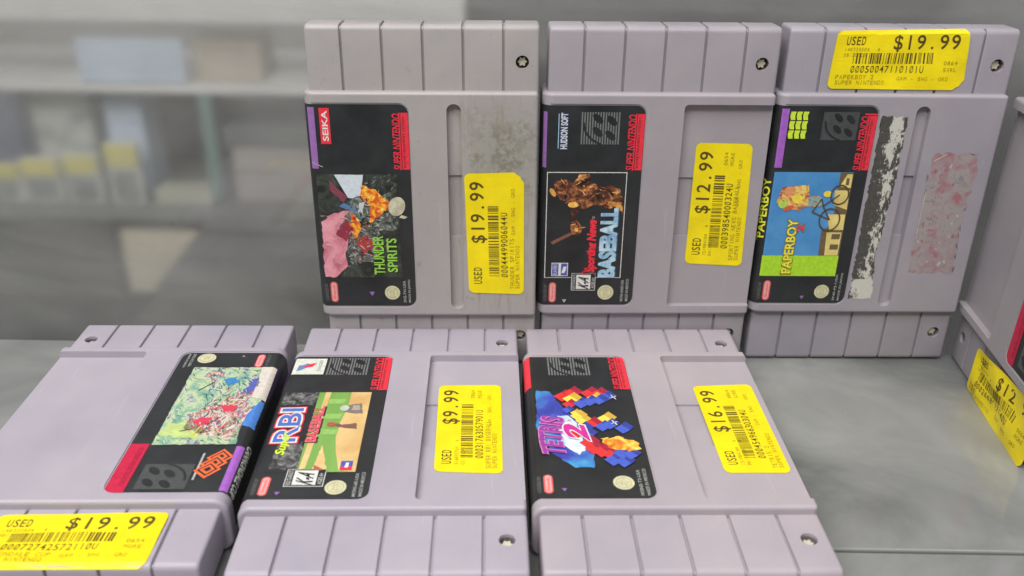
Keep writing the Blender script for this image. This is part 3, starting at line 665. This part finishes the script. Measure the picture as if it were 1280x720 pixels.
def art_race(lab):
    p = Print()
    A = paint_mat('race_paint_print', [(.30, (.08, .20, .18)), (.42, (.20, .40, .30)), (.50, (.50, .60, .34)), (.54, (.50, .55, .46)), (.59, (.08, .12, .18)), (.63, (.70, .34, .22)), (.72, (.62, .66, .62))], 62, 2.4, 6, (1.0, .6, 1), .5)
    B = paint_mat('race_busy_print', [(.34, (.06, .05, .04)), (.44, (.45, .36, .28)), (.50, (.72, .70, .62)), (.55, (.60, .08, .08)), (.60, (.20, .20, .32)), (.68, (.75, .62, .30))], 150, 2.6, 6, (1, .5, 1), -.5)
    p.rect(-30.4, 17.8, 11.5, 43, BLACK, 2); p.jag([(-30.3, 11.7), (17.6, 11.7), (17.0, 39), (9, 38.3), (2, 38.5), (-8, 41.5), (-30.3, 42.8)], A, 3, .25, 1.5)
    p.jag([(12, 27), (15, 37), (2, 39), (-10, 37), (-20, 40), (-14, 33), (-8, 29), (0, 20), (8, 19)], B, 4, 1.0, 1.5, 3)
    p.jag([(12, 12), (15, 26), (4, 24), (6, 14)], flat('lime_field_print', (.50, .62, .22), var=.3, scale=120), 4, .8, 1.2, 5)
    p.poly([(-30.4, 37.1), (-30.4, 42.6), (-8.7, 42.9), (-10.1, 37.8)], flat('pale_sky_print', (.66, .60, .54)), 5)
    p.jag([(0.9, 38.5), (-8.0, 41.4), (-8, 43), (8.1, 42.9), (6.8, 38.5)], flat('bright_blue_print', (.07, .22, .62)), 5, .2)
    p.jag([(-14, 34), (-24, 36), (-20, 39), (-12, 37)], flat('deep_blue_print', (.10, .12, .42)), 5, .8)
    J = [flat('ink_%s' % n, c, .4) for n, c in (('pine', (.05, .14, .12)), ('sage', (.28, .44, .34)), ('straw', (.62, .62, .34)), ('navy', (.05, .08, .20)), ('bone2', (.62, .60, .54)), ('sienna2', (.36, .14, .08)))]
    p.strokes(260, (-30, 17.4, 11.8, 38), [J[0], J[1], J[1], J[2]], 3.2, (1.5, 5), (25, 80), 3)
    p.strokes(260, (-20, 14, 19, 38), [J[4], J[5], J[0], flat('ink_crimson', (.50, .05, .08)), J[3], J[4]], 5.2, (1, 4), (-60, 40), 4, [(12, 27), (14, 35), (2, 38), (-14, 36), (-16, 28), (0, 20), (8, 19)], (.15, .5))
    p.strokes(60, (-30, -10, 20, 38), [J[3], flat('ink_cobalt', (.06, .20, .48)), J[0], J[4]], 5.4, (1, 4), (0, 70), 6)
    p.strokes(22, (8, 17, 26, 38), [J[5], J[0], J[2]], 5.6, (1, 4), (30, 90), 7)
    p.jag([(-5.2, 28.5), (-5.2, 33.9), (-1.8, 34.0), (-0.5, 30.5)], flat('jersey_red_print', (.66, .05, .10)), 6.4, .7, .8); p.jag([(4.8, 21.4), (1.5, 23.5), (2.2, 26.7), (6.8, 27.2), (7.4, 23.7)], flat('jersey_red_print', (.66, .05, .10)), 6, 1.0, .9)
    p.jag([(-22, 25), (-24, 29), (-20, 31), (-18, 27)], flat('cobalt_print', (.05, .22, .50)), 6, 1.1, .9)
    for i, (u, v, l) in enumerate([(-20, 22, 9), (-12, 26, 8), (-3, 27, 8), (2, 30, 7), (7, 25, 7), (10, 29, 6), (-16, 31, 7), (5, 33, 6), (9, 22, 6), (-8, 33, 5)]):
        a = -.9 + .5 * math.sin(i * 2.1); p.line((u, v), (u + l * math.cos(a), v + l * math.sin(a) * .6), .35, [BLACK, WHITE, ORANGE, BLACK, YEL][i % 5], 7)
    lprint(p, 'picture', lab)
    t = Print(); t.text('CANNONDALE CUP', 16.4, 40.8, 42.9, 45.6, flat('spine_silver_title', (.55, .56, .52)), 3, .03, .2); lprint(t, 'title_lettering', lab)
    q = Print(); q.lab = lab; q.rect(18.2, 40.6, 39.6, 42.4, PURPLE2, 2); q = nxt(q, 'edge_stripe'); super_band(q, True, 16.9, 38); console_mark(q, 27.5, 39.8, 13.4, 29.0, 'solid')
    q.rect(22.0, 35.4, 29.9, 30.6, OFFW, 2)
    for i, (u, v) in enumerate([(23.6, 35.8), (26.8, 34.6), (30.0, 33.4)]):
        for k, (w, m) in enumerate(((4.3, ORANGE), (3.2, BLACK), (2.4, ORANGE), (1.3, BLACK))):
            q.poly([(u - w * .9, v + .3), (u + w * .2, v - w), (u + w * 1.1, v + .1), (u + .1, v + w)], m, 2 + i * .15 + k * .03 + (0 if k == 0 else .02))
    q = nxt(q, 'publisher_mark')
    maker_badge(q, -39.6, 33.6); tri(q, -38.6, 28, .6, OFFW); seal(q, -36.9, 14.4, 3.4); small_print(q, 'SNS-XC-USA', 'MADE IN JAPAN', -40, -31)
    small(q, lab)

def art_plain(lab):
    q = Print(); q.rect(-29, 15.4, 10.2, 41, paint_mat('dark_cover_print', [(.3, (.02, .03, .06)), (.6, (.12, .16, .25)), (.75, (.3, .2, .1))], 60, 1), 2); lprint(q, 'picture', lab)
    q = Print(); q.lab = lab; super_band(q, True); q.rect(17, 40, 41, 44, PURPLE, 2); q = nxt(q, 'edge_stripe')
    console_mark(q, 26.3, 38.6, 14.0, 28.9); maker_badge(q, -40); seal(q, -35.5, 15.9, 3.2); small(q, lab)

# ------------------------------------------------------------------ price stickers (a: reading direction 0..50, b: up 0..22.5)
def sticker(parent, price, code, title, corners, zf, hint, side='0654', side2='MGRE', cuts=(), wob=0.0, date='08/20/23', serial='148320504', small=True, W_=50.0, H_=22.5, nick=True):
    """corners: cartridge X,Y of (a0,b0) (a1,b0) (a1,b1) (a0,b1)"""
    A, B, C, D = corners
    def fm(a, b, off):
        s, t = a / W_, b / H_
        x = (A[0] * (1 - s) + B[0] * s) * (1 - t) + (D[0] * (1 - s) + C[0] * s) * t; y = (A[1] * (1 - s) + B[1] * s) * (1 - t) + (D[1] * (1 - s) + C[1] * s) * t
        z = zf(x, y, a, b) + off + wob * math.sin(a * .21) * math.sin(b * .3) * .5 + wob * .5
        return (x * MM, y * MM, z * MM)
    cv = [i * 1.5 for i in range(1, 15)] ; cu = [i * 5 for i in range(1, 10)] if (wob or cuts) else []
    cv = cv if (wob or cuts) else []
    p = Print()
    out = round_rect(0, W_, 0, H_, 2.2, 5)
    if nick: out = [q for q in out if not (q[0] > W_ - 2.4 and q[1] < 2.4)] + [(W_ - 4.0, 0), (W_ - 3.0, .9), (W_ - 1.7, 1.5), (W_ - .9, 2.8), (W_, 3.8)]
    p.poly(out, STICK, 0)
    o = p.done('price_sticker', parent, fm, cv, cu, .05, .12); tag(o, hint)
    # give the paper its thickness
    me = o.data; bm = bmesh.new(); bm.from_mesh(me); ed = [e for e in bm.edges if e.is_boundary]
    r = bmesh.ops.extrude_edge_only(bm, edges=ed)
    for v in [g for g in r['geom'] if isinstance(g, bmesh.types.BMVert)]: v.co.z -= .10 * MM
    bm.to_mesh(me); bm.free()
    q = Print()
    q.text('USED', 4, 11.2, 17.0, 20.2, TAGINK, 1, .01, mono=True)
    if small:
        q.text(serial, 3.8, 13.0, 14.6, 16.0, TAGINK2, 1, mono=True); q.text(date, 3.8, 12.0, 12.5, 13.9, TAGINK2, 1, mono=True)
        q.text('4', 16.0, 16.8, 14.6, 16.0, TAGINK2, 1); q.text('1', 16.2, 16.8, 12.5, 13.9, TAGINK2, 1)
        q.text(side, 41.5, 46.6, 9.4, 10.9, TAGINK2, 1, mono=True); q.text(side2, 41.5, 46.6, 6.9, 8.4, TAGINK2, 1, mono=True)
    n = len(price); q.text(price, 46.5 - 4.15 * n, 46.8, 15.4, 20.6, TAGINK, 1, .012, mono=True)
    q.text(code, 7.2, 34.2, 6.5, 9.1, TAGINK, 1, .004, mono=True)
    q.text(title, 2.2, 2.2 + 1.42 * len(title), 3.9, 5.6, TAGINK2, 1, mono=True); q.text('SUPER NINTENDO', 2.4, 2.4 + 1.3 * 14, 1.8, 3.4, TAGINK2, 1, mono=True)
    q.text('GAM - SNG - GRD', 25, 43.8, 3.5, 4.9, TAGINK2, 1, mono=True)
    q.done('sticker_print', o, fm, cv, cu, .06, .12)
    w = Print(); rnd = random.Random(sum(map(ord, code))); a = 7.6
    while a < 37.4:
        bw = rnd.choice((.22, .22, .22, .42, .6)); w.rect(a, min(a + bw, 37.6), 9.9, 14.0, TAGINK, 1); a += bw + rnd.choice((.22, .3, .3, .5, .8))
    w.done('barcode', o, fm, cv, cu, .06, .12)
    return o

# ------------------------------------------------------------------ the cartridges
GROUP = 'grey game cartridges in the display case'
def cartridge(label, loc, rz, tilt, spin, flip, variant, tint, art, stain=False, grime=0.0):
    t = bpy.data.objects.new('game_cartridge', None); COL.objects.link(t); t.empty_display_size = .02
    M_ = Matrix.Rotation(rz, 4, 'Z') @ Matrix.Rotation(tilt, 4, 'X') @ Matrix.Rotation(spin + (math.pi if flip else 0), 4, 'Z')
    t.matrix_world = Matrix.Translation(Vector(loc) * MM) @ M_
    tag(t, label, 'game cartridge', GROUP)
    m = plastic('grey_lilac_plastic', tint, grime, stain)
    part('body', BODY[variant], t, m)
    for s in (1, -1):
        e = part('ribbed_end', CORE[s], t, m)
        for k in range(6): part('rib', RIBS[s][k], e, m)
        part('screw', SCREW[s], t)
    lab = label_sheet(t); art(lab)
    return t

FRONT = (.392, .360, .432); BACKT = (.47, .405, .42)
c1 = cartridge('stained upright cartridge with pink rock and fire picture, leftmost standing at the back', (-34.6, 339.6, 68.6), R(.72), R(87.17), R(.57), False, 'groove', (.372, .350, .362), art_ship, True, .2)
c2 = cartridge('upright cartridge with bronze batter picture and a $12.99 sticker', (53.2, 343.2, 68.9), R(1.71), R(87.81), R(.18), False, 'panel', (.352, .324, .366), art_bronze)
c3 = cartridge('upright cartridge with cyclist picture, torn label edge and sticker across its top ribs', (141.6, 347.4, 69.0), R(1.22), R(87.96), R(.15), False, 'groove', (.342, .320, .372), art_cycle)
c4 = cartridge('cartridge lying with ball field picture and $9.99 sticker', (-39.3, 251.5, 0.0), R(1.75), R(.06), 0, False, 'panel', FRONT, art_field)
c5 = cartridge('cartridge lying flat with coloured blocks picture and $16.99 sticker', (49.4, 254.0, 0.0), R(1.66), 0, 0, False, 'panel', (.405, .364, .412), art_blocks)
c6 = cartridge('cartridge lying upside down at left with cycle race picture and orange emblem', (-129.5, 251.8, 0.0), R(1.72), R(-.3), 0, True, 'plain_panel', FRONT, art_race)
c7 = cartridge('cartridge on its end at the right edge, cut off, with tilted sticker near its foot', (204.94, 288.04, 69.2), R(-94.82), R(89.77), R(.445), True, 'plain_panel', (.335, .315, .350), art_plain)

def z_face(x, y, a, b): return 20.05
def z_panel(x, y, a, b): return 17.3
def z_end(x, y, a, b):
    y = abs(y)
    if y < 67.0: return 17.02
    d = min(2.1, y - 67.0); return 17.02 - 2.2 * (1 - math.sqrt(max(0, 1 - (d / 2.2) ** 2)))
sticker(c1, '$19.99', 'ØØØ4449900 6Ø44U'.replace(' ', ''), 'THUNDER SPIRITS', ((38.8, -35.6), (38.4, 15.4), (15.5, 14.8), (16.7, -34.9)), z_face, 'yellow $19.99 sticker turned sideways', small=False, wob=.25)
sticker(c2, '$12.99', 'ØØØ3985400Ø324U', 'SPORTING NEWS BASEBALL', ((39.2, -24.8), (37.7, 26.0), (15.9, 26.4), (15.9, -23.6)), z_panel, 'yellow $12.99 sticker turned sideways', serial='151984104', date='04/11/24', nick=False)
sticker(c3, '$19.99', 'ØØØ5ØØ4711Ø1Ø1U', 'PAPERBOY 2', ((-25.2, 47.1), (26.4, 46.9), (24.4, 69.15), (-24.2, 68.2)), z_end, 'yellow $19.99 sticker running across the ribs', side='0864', side2='SWRL', cuts=(1,), wob=.5)
sticker(c4, '$9.99', 'ØØØ3176305790 1U'.replace(' ', ''), 'SUPER RBI BASEBALL', ((36.6, -26.4), (36.5, 24.8), (13.7, 24.5), (14.4, -25.2)), z_panel, 'yellow $9.99 sticker turned sideways', side='0864', side2='FEAR', serial='51683376H', date='02/13/24', nick=False)
sticker(c5, '$16.99', 'ØØØ454966303Ø4U', 'TETRIS 2', ((41.4, -26.2), (41.2, 25.6), (19.1, 24.2), (19.7, -26.1)), lambda x, y, a, b: 17.3, 'yellow $16.99 sticker turned sideways', side='8864', side2='GORE', serial='151984104', date='06/11/24', nick=False)
sticker(c6, '$19.99', 'ØØØ7274257211ØU', 'CANNONDALE CUP', ((23.2, 69.1), (-26.6, 69.1), (-27.0, 47.3), (22.8, 48.4)), z_end, 'yellow $19.99 sticker across the near ribs', cuts=(1,), wob=.4, nick=False)
sticker(c7, '$12.99', 'ØØØ2668527Ø4ØU', 'SUPER', ((19.3, 68.9), (-34, 69.6), (-36, 43.6), (18.8, 49.8)), lambda x, y, a, b: 17.6 + (.8 if a > 6 else 0.3), 'yellow $12.99 sticker lifting at its corner', cuts=(1,), wob=1.4, nick=False)

# torn residue strip beside the cyclist label, and the worn rental sticker
def torn_strip(parent):
    m, nt, b = new_mat('torn_black_and_white_paper')
    tc = nt.nodes.new('ShaderNodeTexCoord'); ob = tc.outputs['Object']
    sx = nt.nodes.new('ShaderNodeSeparateXYZ'); nt.links.new(ob, sx.inputs[0])
    mp = nt.nodes.new('ShaderNodeMapping'); mp.inputs['Scale'].default_value = (1.3, .6, 1); nt.links.new(ob, mp.inputs[0])
    n = noise(nt, 330, 7, .78, mp.outputs[0], .3)
    # torn through to white paper mostly along the middle of the strip and at both ends
    d = vmath(nt, 'ABSOLUTE', vmath(nt, 'SUBTRACT', sx.outputs[0], .0030), None)
    k = vmath(nt, 'MULTIPLY', d, -34.0)
    e = vmath(nt, 'MULTIPLY', vmath(nt, 'ABSOLUTE', vmath(nt, 'ADD', sx.outputs[1], .002), None), 2.2)
    lo = vmath(nt, 'MULTIPLY', vmath(nt, 'LESS_THAN', sx.outputs[1], -.030), .11)
    sm = vmath(nt, 'ADD', vmath(nt, 'ADD', vmath(nt, 'ADD', n.outputs[0], k), e), lo)
    r = ramp(nt, sm, [(.500, (.020, .020, .022)), (.518, (.62, .61, .55))])
    n2 = noise(nt, 900, 3, .6, ob); col = mixc(nt, vmath(nt, 'MULTIPLY', n2.outputs[0], .35), r.outputs[0], (.30, .28, .22))
    nt.links.new(col, b.inputs['Base Color']); b.inputs['Roughness'].default_value = .75
    p = Print(); p.jag([(37.6, 3.4), (37.2, -6.6), (10, -6.6), (-8, -5.4), (-20, -4.6), (-38.6, -6.4), (-39, 3.2)], m, 0, .45, 1.1, 21)
    o = p.done('torn_paper', parent, lambda u, v, off: (-v * MM, u * MM, (20.06 + off) * MM)); tag(o, 'torn black strip with white paper showing through')
torn_strip(c3)
def worn_sticker(parent):
    m, nt, b = new_mat('worn_pink_sticker'); tc = nt.nodes.new('ShaderNodeTexCoord'); ob = tc.outputs['Object']
    n = noise(nt, 170, 5, .65, ob, .8); r = ramp(nt, n.outputs[0], [(.34, (.36, .15, .17)), (.46, (.34, .26, .27)), (.58, (.35, .32, .31)), (.68, (.24, .22, .23))])
    nt.links.new(r.outputs[0], b.inputs['Base Color']); b.inputs['Roughness'].default_value = .35
    p = Print(); p.jag([(23, -19.6), (23.2, -36.8), (18, -37.6), (0, -36.6), (-14, -36.8), (-27, -37.8), (-27, -19.6), (-14, -19.2), (6, -19.0), (18, -19.2)], m, 0, .7, 1.1, 5)
    up = lambda u, v, off: (-v * MM, u * MM, (20.06 + off) * MM)
    o = p.done('worn_sticker', parent, up); tag(o, 'worn pinkish sticker, its print rubbed away')
    q = Print(); rnd = random.Random(4); FR = flat('rubbed_red_ink', (.34, .15, .18), .5, .3); FW = flat('rubbed_pale_ink', (.48, .45, .40), .5)
    u = -14.0
    while u < 17:
        w = rnd.uniform(1.6, 2.4)
        for k in range(3): q.jag([(u, -23.4 - k * 1.2), (u + w * .5, -23.6 - k * 1.2), (u + w * rnd.uniform(.3, 1), -24.2 - k * 1.2)], FR, 1, .25, .7, int(u * 10) + k + 300)
        u += w + .7
    for k in range(26): 
        a, c = rnd.uniform(-25, 20), rnd.uniform(-36, -21); q.jag([(a, c), (a + rnd.uniform(.8, 2.6), c + .3), (a + .8, c + rnd.uniform(.6, 1.6))], FR if k % 2 else FW, 1.2 + k * .02, .3, .7, k)
    q.line((20, -19.8), (23, -24.5), .5, FW, 2); q.line((-12, -19.4), (8, -19.4), .3, FW, 2)
    q.done('sticker_print', o, up)
worn_sticker(c3)

# ------------------------------------------------------------------ the setting
def shelf_mat():
    m, nt, b = new_mat('grey_metal_shelf_paint'); tc = nt.nodes.new('ShaderNodeTexCoord'); ob = tc.outputs['Object']
    n = noise(nt, 11, 5, .6, ob, 1.0); r = ramp(nt, n.outputs[0], [(.32, (.13, .138, .135)), (.5, (.21, .215, .208)), (.68, (.285, .29, .275))])  # cloudy shelf reflections painted in as lighter and darker blotches
    n2 = noise(nt, 900, 2, .6, ob); r2 = ramp(nt, n2.outputs[0], [(.76, 0.0), (.79, 1.0)])
    col = mixc(nt, vmath(nt, 'MULTIPLY', r2.outputs[0], .5), r.outputs[0], (.7, .7, .68))
    nt.links.new(col, b.inputs['Base Color'])
    n3 = noise(nt, 16, 3, .5, ob, .4); r3 = ramp(nt, n3.outputs[0], [(.35, .09), (.65, .30)]); nt.links.new(r3.outputs[0], b.inputs['Roughness'])
    b.inputs['Specular IOR Level'].default_value = .7
    return m
SHELF = shelf_mat()
sh = link('shelf', rbox('shelf', -420, 420, 213.2, 333.8, -9, 0, .7, 3), mats=(SHELF,)); tag(sh, kind='structure')
sh2 = link('shelf_front_strip', rbox('shelf_front_strip', -420, 420, 60, 212.4, -12, -.35, .5, 2), mats=(SHELF,)); tag(sh2, kind='structure')
RAILM = flat('dark_rail_metal', (.16, .17, .165), .35, .2, 120)
rl = link('door_rail', rbox('door_rail', -420, 420, 346, 366, -130, -118, .6, 2), mats=(RAILM,)); tag(rl, 'dark metal rail along the foot of the rear glass door', 'rail')

# rear glass door: clear pane, milky veil painted in as a dust-like diffuse film
gm = bpy.data.materials.new('milky_veil_glass'); gm.use_nodes = True; nt = gm.node_tree; nt.nodes.clear()
out = nt.nodes.new('ShaderNodeOutputMaterial'); tr = nt.nodes.new('ShaderNodeBsdfRefraction'); tr.inputs[0].default_value = (.97, .97, .96, 1); tr.inputs['Roughness'].default_value = .088; tr.inputs['IOR'].default_value = 1.45
gl = nt.nodes.new('ShaderNodeBsdfGlossy'); gl.inputs['Roughness'].default_value = .03
df = nt.nodes.new('ShaderNodeBsdfDiffuse'); df.inputs[0].default_value = (.62, .615, .60, 1)
tcg = nt.nodes.new('ShaderNodeTexCoord'); mpg = nt.nodes.new('ShaderNodeMapping'); mpg.inputs['Scale'].default_value = (.6, 1, 1.8); nt.links.new(tcg.outputs['Object'], mpg.inputs[0])
ng = noise(nt, 9, 5, .6, mpg.outputs[0], .6); rg = ramp(nt, ng.outputs[0], [(.32, .10), (.68, .36)])
mx1 = nt.nodes.new('ShaderNodeMixShader'); mx2 = nt.nodes.new('ShaderNodeMixShader'); fr = nt.nodes.new('ShaderNodeFresnel'); fr.inputs[0].default_value = 1.45
nt.links.new(rg.outputs[0], mx1.inputs[0]); nt.links.new(tr.outputs[0], mx1.inputs[1]); nt.links.new(df.outputs[0], mx1.inputs[2])
nt.links.new(fr.outputs[0], mx2.inputs[0]); nt.links.new(mx1.outputs[0], mx2.inputs[1]); nt.links.new(gl.outputs[0], mx2.inputs[2]); nt.links.new(mx2.outputs[0], out.inputs[0])
gd = link('glass_door', rbox('glass_door', -420, 420, 354, 358, -117, 420, 0), mats=(gm,)); tag(gd, 'rear glass door of the case with painted milky haze behind the standing cartridges', 'glass door')

# the shop seen through the glass, far out of focus
def bx(name, x0, x1, y0, y1, z0, z1, mat, parent=None, w=2.0): return link(name, rbox(name, x0, x1, y0, y1, z0, z1, w, 2), parent, (mat,))
BW = flat('rack_grey_paint', (.34, .335, .315), .6, .1, 5); BL = flat('rack_pale_fascia', (.80, .79, .77), .5, .1, 5); BD = flat('rack_dark_back', (.065, .065, .062), .6, .2, 5)
wall = bx('far_wall', -2200, 2200, 2300, 2340, -1300, 900, flat('far_wall_paint', (.36, .37, .36), .8, .1, 2)); tag(wall, kind='structure')
flo = bx('shop_floor', -2200, 2200, -600, 2300, -940, -900, flat('shop_floor_tile', (.25, .25, .24), .5, .2, 4)); tag(flo, kind='structure')
rack = bpy.data.objects.new('display_rack', None); COL.objects.link(rack); rack.location = (-.6, 1.65, -.9); tag(rack, 'grey shelving rack with a pale top board, seen blurred behind the glass', 'display rack')
def rp(name, *a):
    o = bx(name, *a); o.parent = rack; o.matrix_parent_inverse = Matrix.Translation((.6, -1.65, .9)); return o
rp('top_board', -1250, -85, 1490, 1515, -84, 0, BL)
rp('back_panel', -1250, -85, 1800, 1815, -880, -20, BW)
rp('shelf_board', -1250, -85, 1500, 1800, -205, -192, BL); rp('shelf_board', -1250, -85, 1500, 1800, -440, -414, flat('rack_board_grey', (.22, .23, .22), .6))
rp('base_cabinet', -1250, -750, 1510, 1790, -880, -445, BD)
TEAL = flat('teal_post_paint', (.16, .26, .24), .6); rp('post', -542, -520, 1490, 1512, -395, -206, TEAL)
cab = bx('dark_cabinet', -80, 1500, 1500, 1900, -880, 120, flat('dark_cabinet_paint', (.13, .13, .135), .6, .15, 4)); tag(cab, 'plain dark grey cabinet, blurred, above the standing cartridges', 'cabinet')
def thing(name, label, cat, group, *a):
    o = bx(name, *a); tag(o, label, cat, group); return o
PW = flat('pale_box_card', (.62, .64, .60), .6, .2, 30); PBL = flat('pale_blue_card', (.62, .72, .86), .6, .1, 10); BEI = flat('beige_card', (.55, .48, .38), .6, .1, 10); NAVY = flat('navy_card', (.10, .12, .18), .6, .1, 10)
YC = flat('pale_yellow_tag', (.72, .66, .20), .6, .1, 20)
thing('paper_sign', 'blurred pale blue paper sheet on the upper rack shelf', 'paper sheet', None, -740, -560, 1505, 1509, -188, -114, PBL)
thing('carton', 'blurred beige carton beside the pale blue sheet', 'carton', None, -555, -440, 1540, 1640, -190, -120, BEI)
thing('carton', 'blurred dark blue carton at the far left of the rack', 'carton', None, -960, -872, 1510, 1640, -344, -212, NAVY)
def game_case(x0, x1, z0, z1, label, mats, y=1506):
    o = bpy.data.objects.new('game_case', None); COL.objects.link(o); o.location = ((x0 + x1) / 2 * MM, y * MM, z0 * MM); tag(o, label, 'game case', 'pale game cases with yellow tags on the rack')
    def pp(n, *a):
        c = bx(n, *a); c.parent = o; c.matrix_parent_inverse = Matrix.Translation((-(x0 + x1) / 2 * MM, -y * MM, -z0 * MM)); return c
    h = z1 - z0
    pp('case', x0, x1, y, y + 16, z0, z1, mats[0]); pp('cover', x0 + 8, x1 - 8, y - 3, y, z0 + 8, z0 + h * .55, mats[1]); pp('price_tag', x0 + 2, x1 - 2, y - 4, y, z0 + h * .62, z1 - 2, YC)
GC = flat('grey_cover_print', (.25, .27, .26), .5, .3, 40)
for i, (a, b, z0, z1, l, y) in enumerate([(-935, -888, -412, -336, 'blurred pale case with yellow tag, farthest left of its row', 1506), (-884, -815, -412, -326, 'blurred pale case with yellow tag, second from the left of its row', 1506), (-806, -742, -412, -318, 'blurred pale case with yellow tag, third from the left of its row', 1506), (-728, -668, -412, -296, 'blurred pale case with yellow tag, next to the grey gap in its row', 1506)]):
    game_case(a, b, z0, z1, l, (PW, GC), y)
thing('carton', 'blurred white patterned carton standing behind the small cases', 'carton', None, -872, -764, 1560, 1640, -412, -226, paint_mat('patterned_card', [(.35, (.30, .33, .30)), (.55, (.66, .68, .64)), (.7, (.74, .74, .55))], 9, 1))
thing('carton', 'blurred pale blue carton standing over the last case', 'carton', None, -738, -672, 1560, 1640, -412, -232, PBL)
thing('book', 'blurred flat book with a bright yellow edge on the rack', 'book', None, -650, -545, 1506, 1560, -412, -385, flat('pale_book_edge', (.50, .50, .40), .6))
thing('carton', 'blurred brownish carton with a dark lid at the right of the rack', 'carton', None, -505, -100, 1520, 1700, -412, -300, flat('brown_grey_card', (.38, .35, .33), .6, .1, 8))
thing('flat_box', 'blurred dark grey flat box lying on the brownish carton', 'box', None, -512, -96, 1512, 1710, -299, -266, flat('dark_lid_card', (.12, .13, .13), .6, .1, 8))
thing('beige_panel', 'blurred beige board leaning below the rack shelf', 'board', None, -735, -560, 1520, 1530, -600, -470, flat('beige_panel_paint', (.66, .60, .44), .6, .1, 8))
st = bpy.data.objects.new('equipment_stack', None); COL.objects.link(st); st.location = (-.4, 1.45, -.9); tag(st, 'blurred dark stack of grey equipment with a sloped shape for a reflected person', 'equipment stack')
def sp(name, *a):
    o = bx(name, *a); o.parent = st; o.matrix_parent_inverse = Matrix.Translation((.4, -1.45, .9)); return o
cb = bmesh.new(); XZ = [(-650, -546), (-95, -546), (-95, -405), (-530, -405)]  # sloped dark shape added in place of a reflected person, to darken the background
fa_ = [cb.verts.new((x * MM, 1.44, z * MM)) for x, z in XZ]; fb_ = [cb.verts.new((x * MM, 1.60, z * MM)) for x, z in XZ]
cb.faces.new(fa_); cb.faces.new(fb_[::-1])
for i in range(4): cb.faces.new((fa_[(i + 1) % 4], fa_[i], fb_[i], fb_[(i + 1) % 4]))
cv_ = link('cover', bm_mesh('cover', cb), st, (flat('reflected_person_grey', (.17, .165, .16), .6, .15, 10),)); cv_.matrix_parent_inverse = Matrix.Translation((.4, -1.45, .9)); sp('tray', -650, -95, 1430, 1600, -600, -548, flat('stack_tray_dark', (.085, .085, .075), .6, .2, 10))
sp('case', -690, -95, 1420, 1600, -690, -604, flat('stack_case_dark', (.03, .03, .03), .6, .2, 10)); sp('base', -660, -95, 1440, 1600, -880, -692, BD)
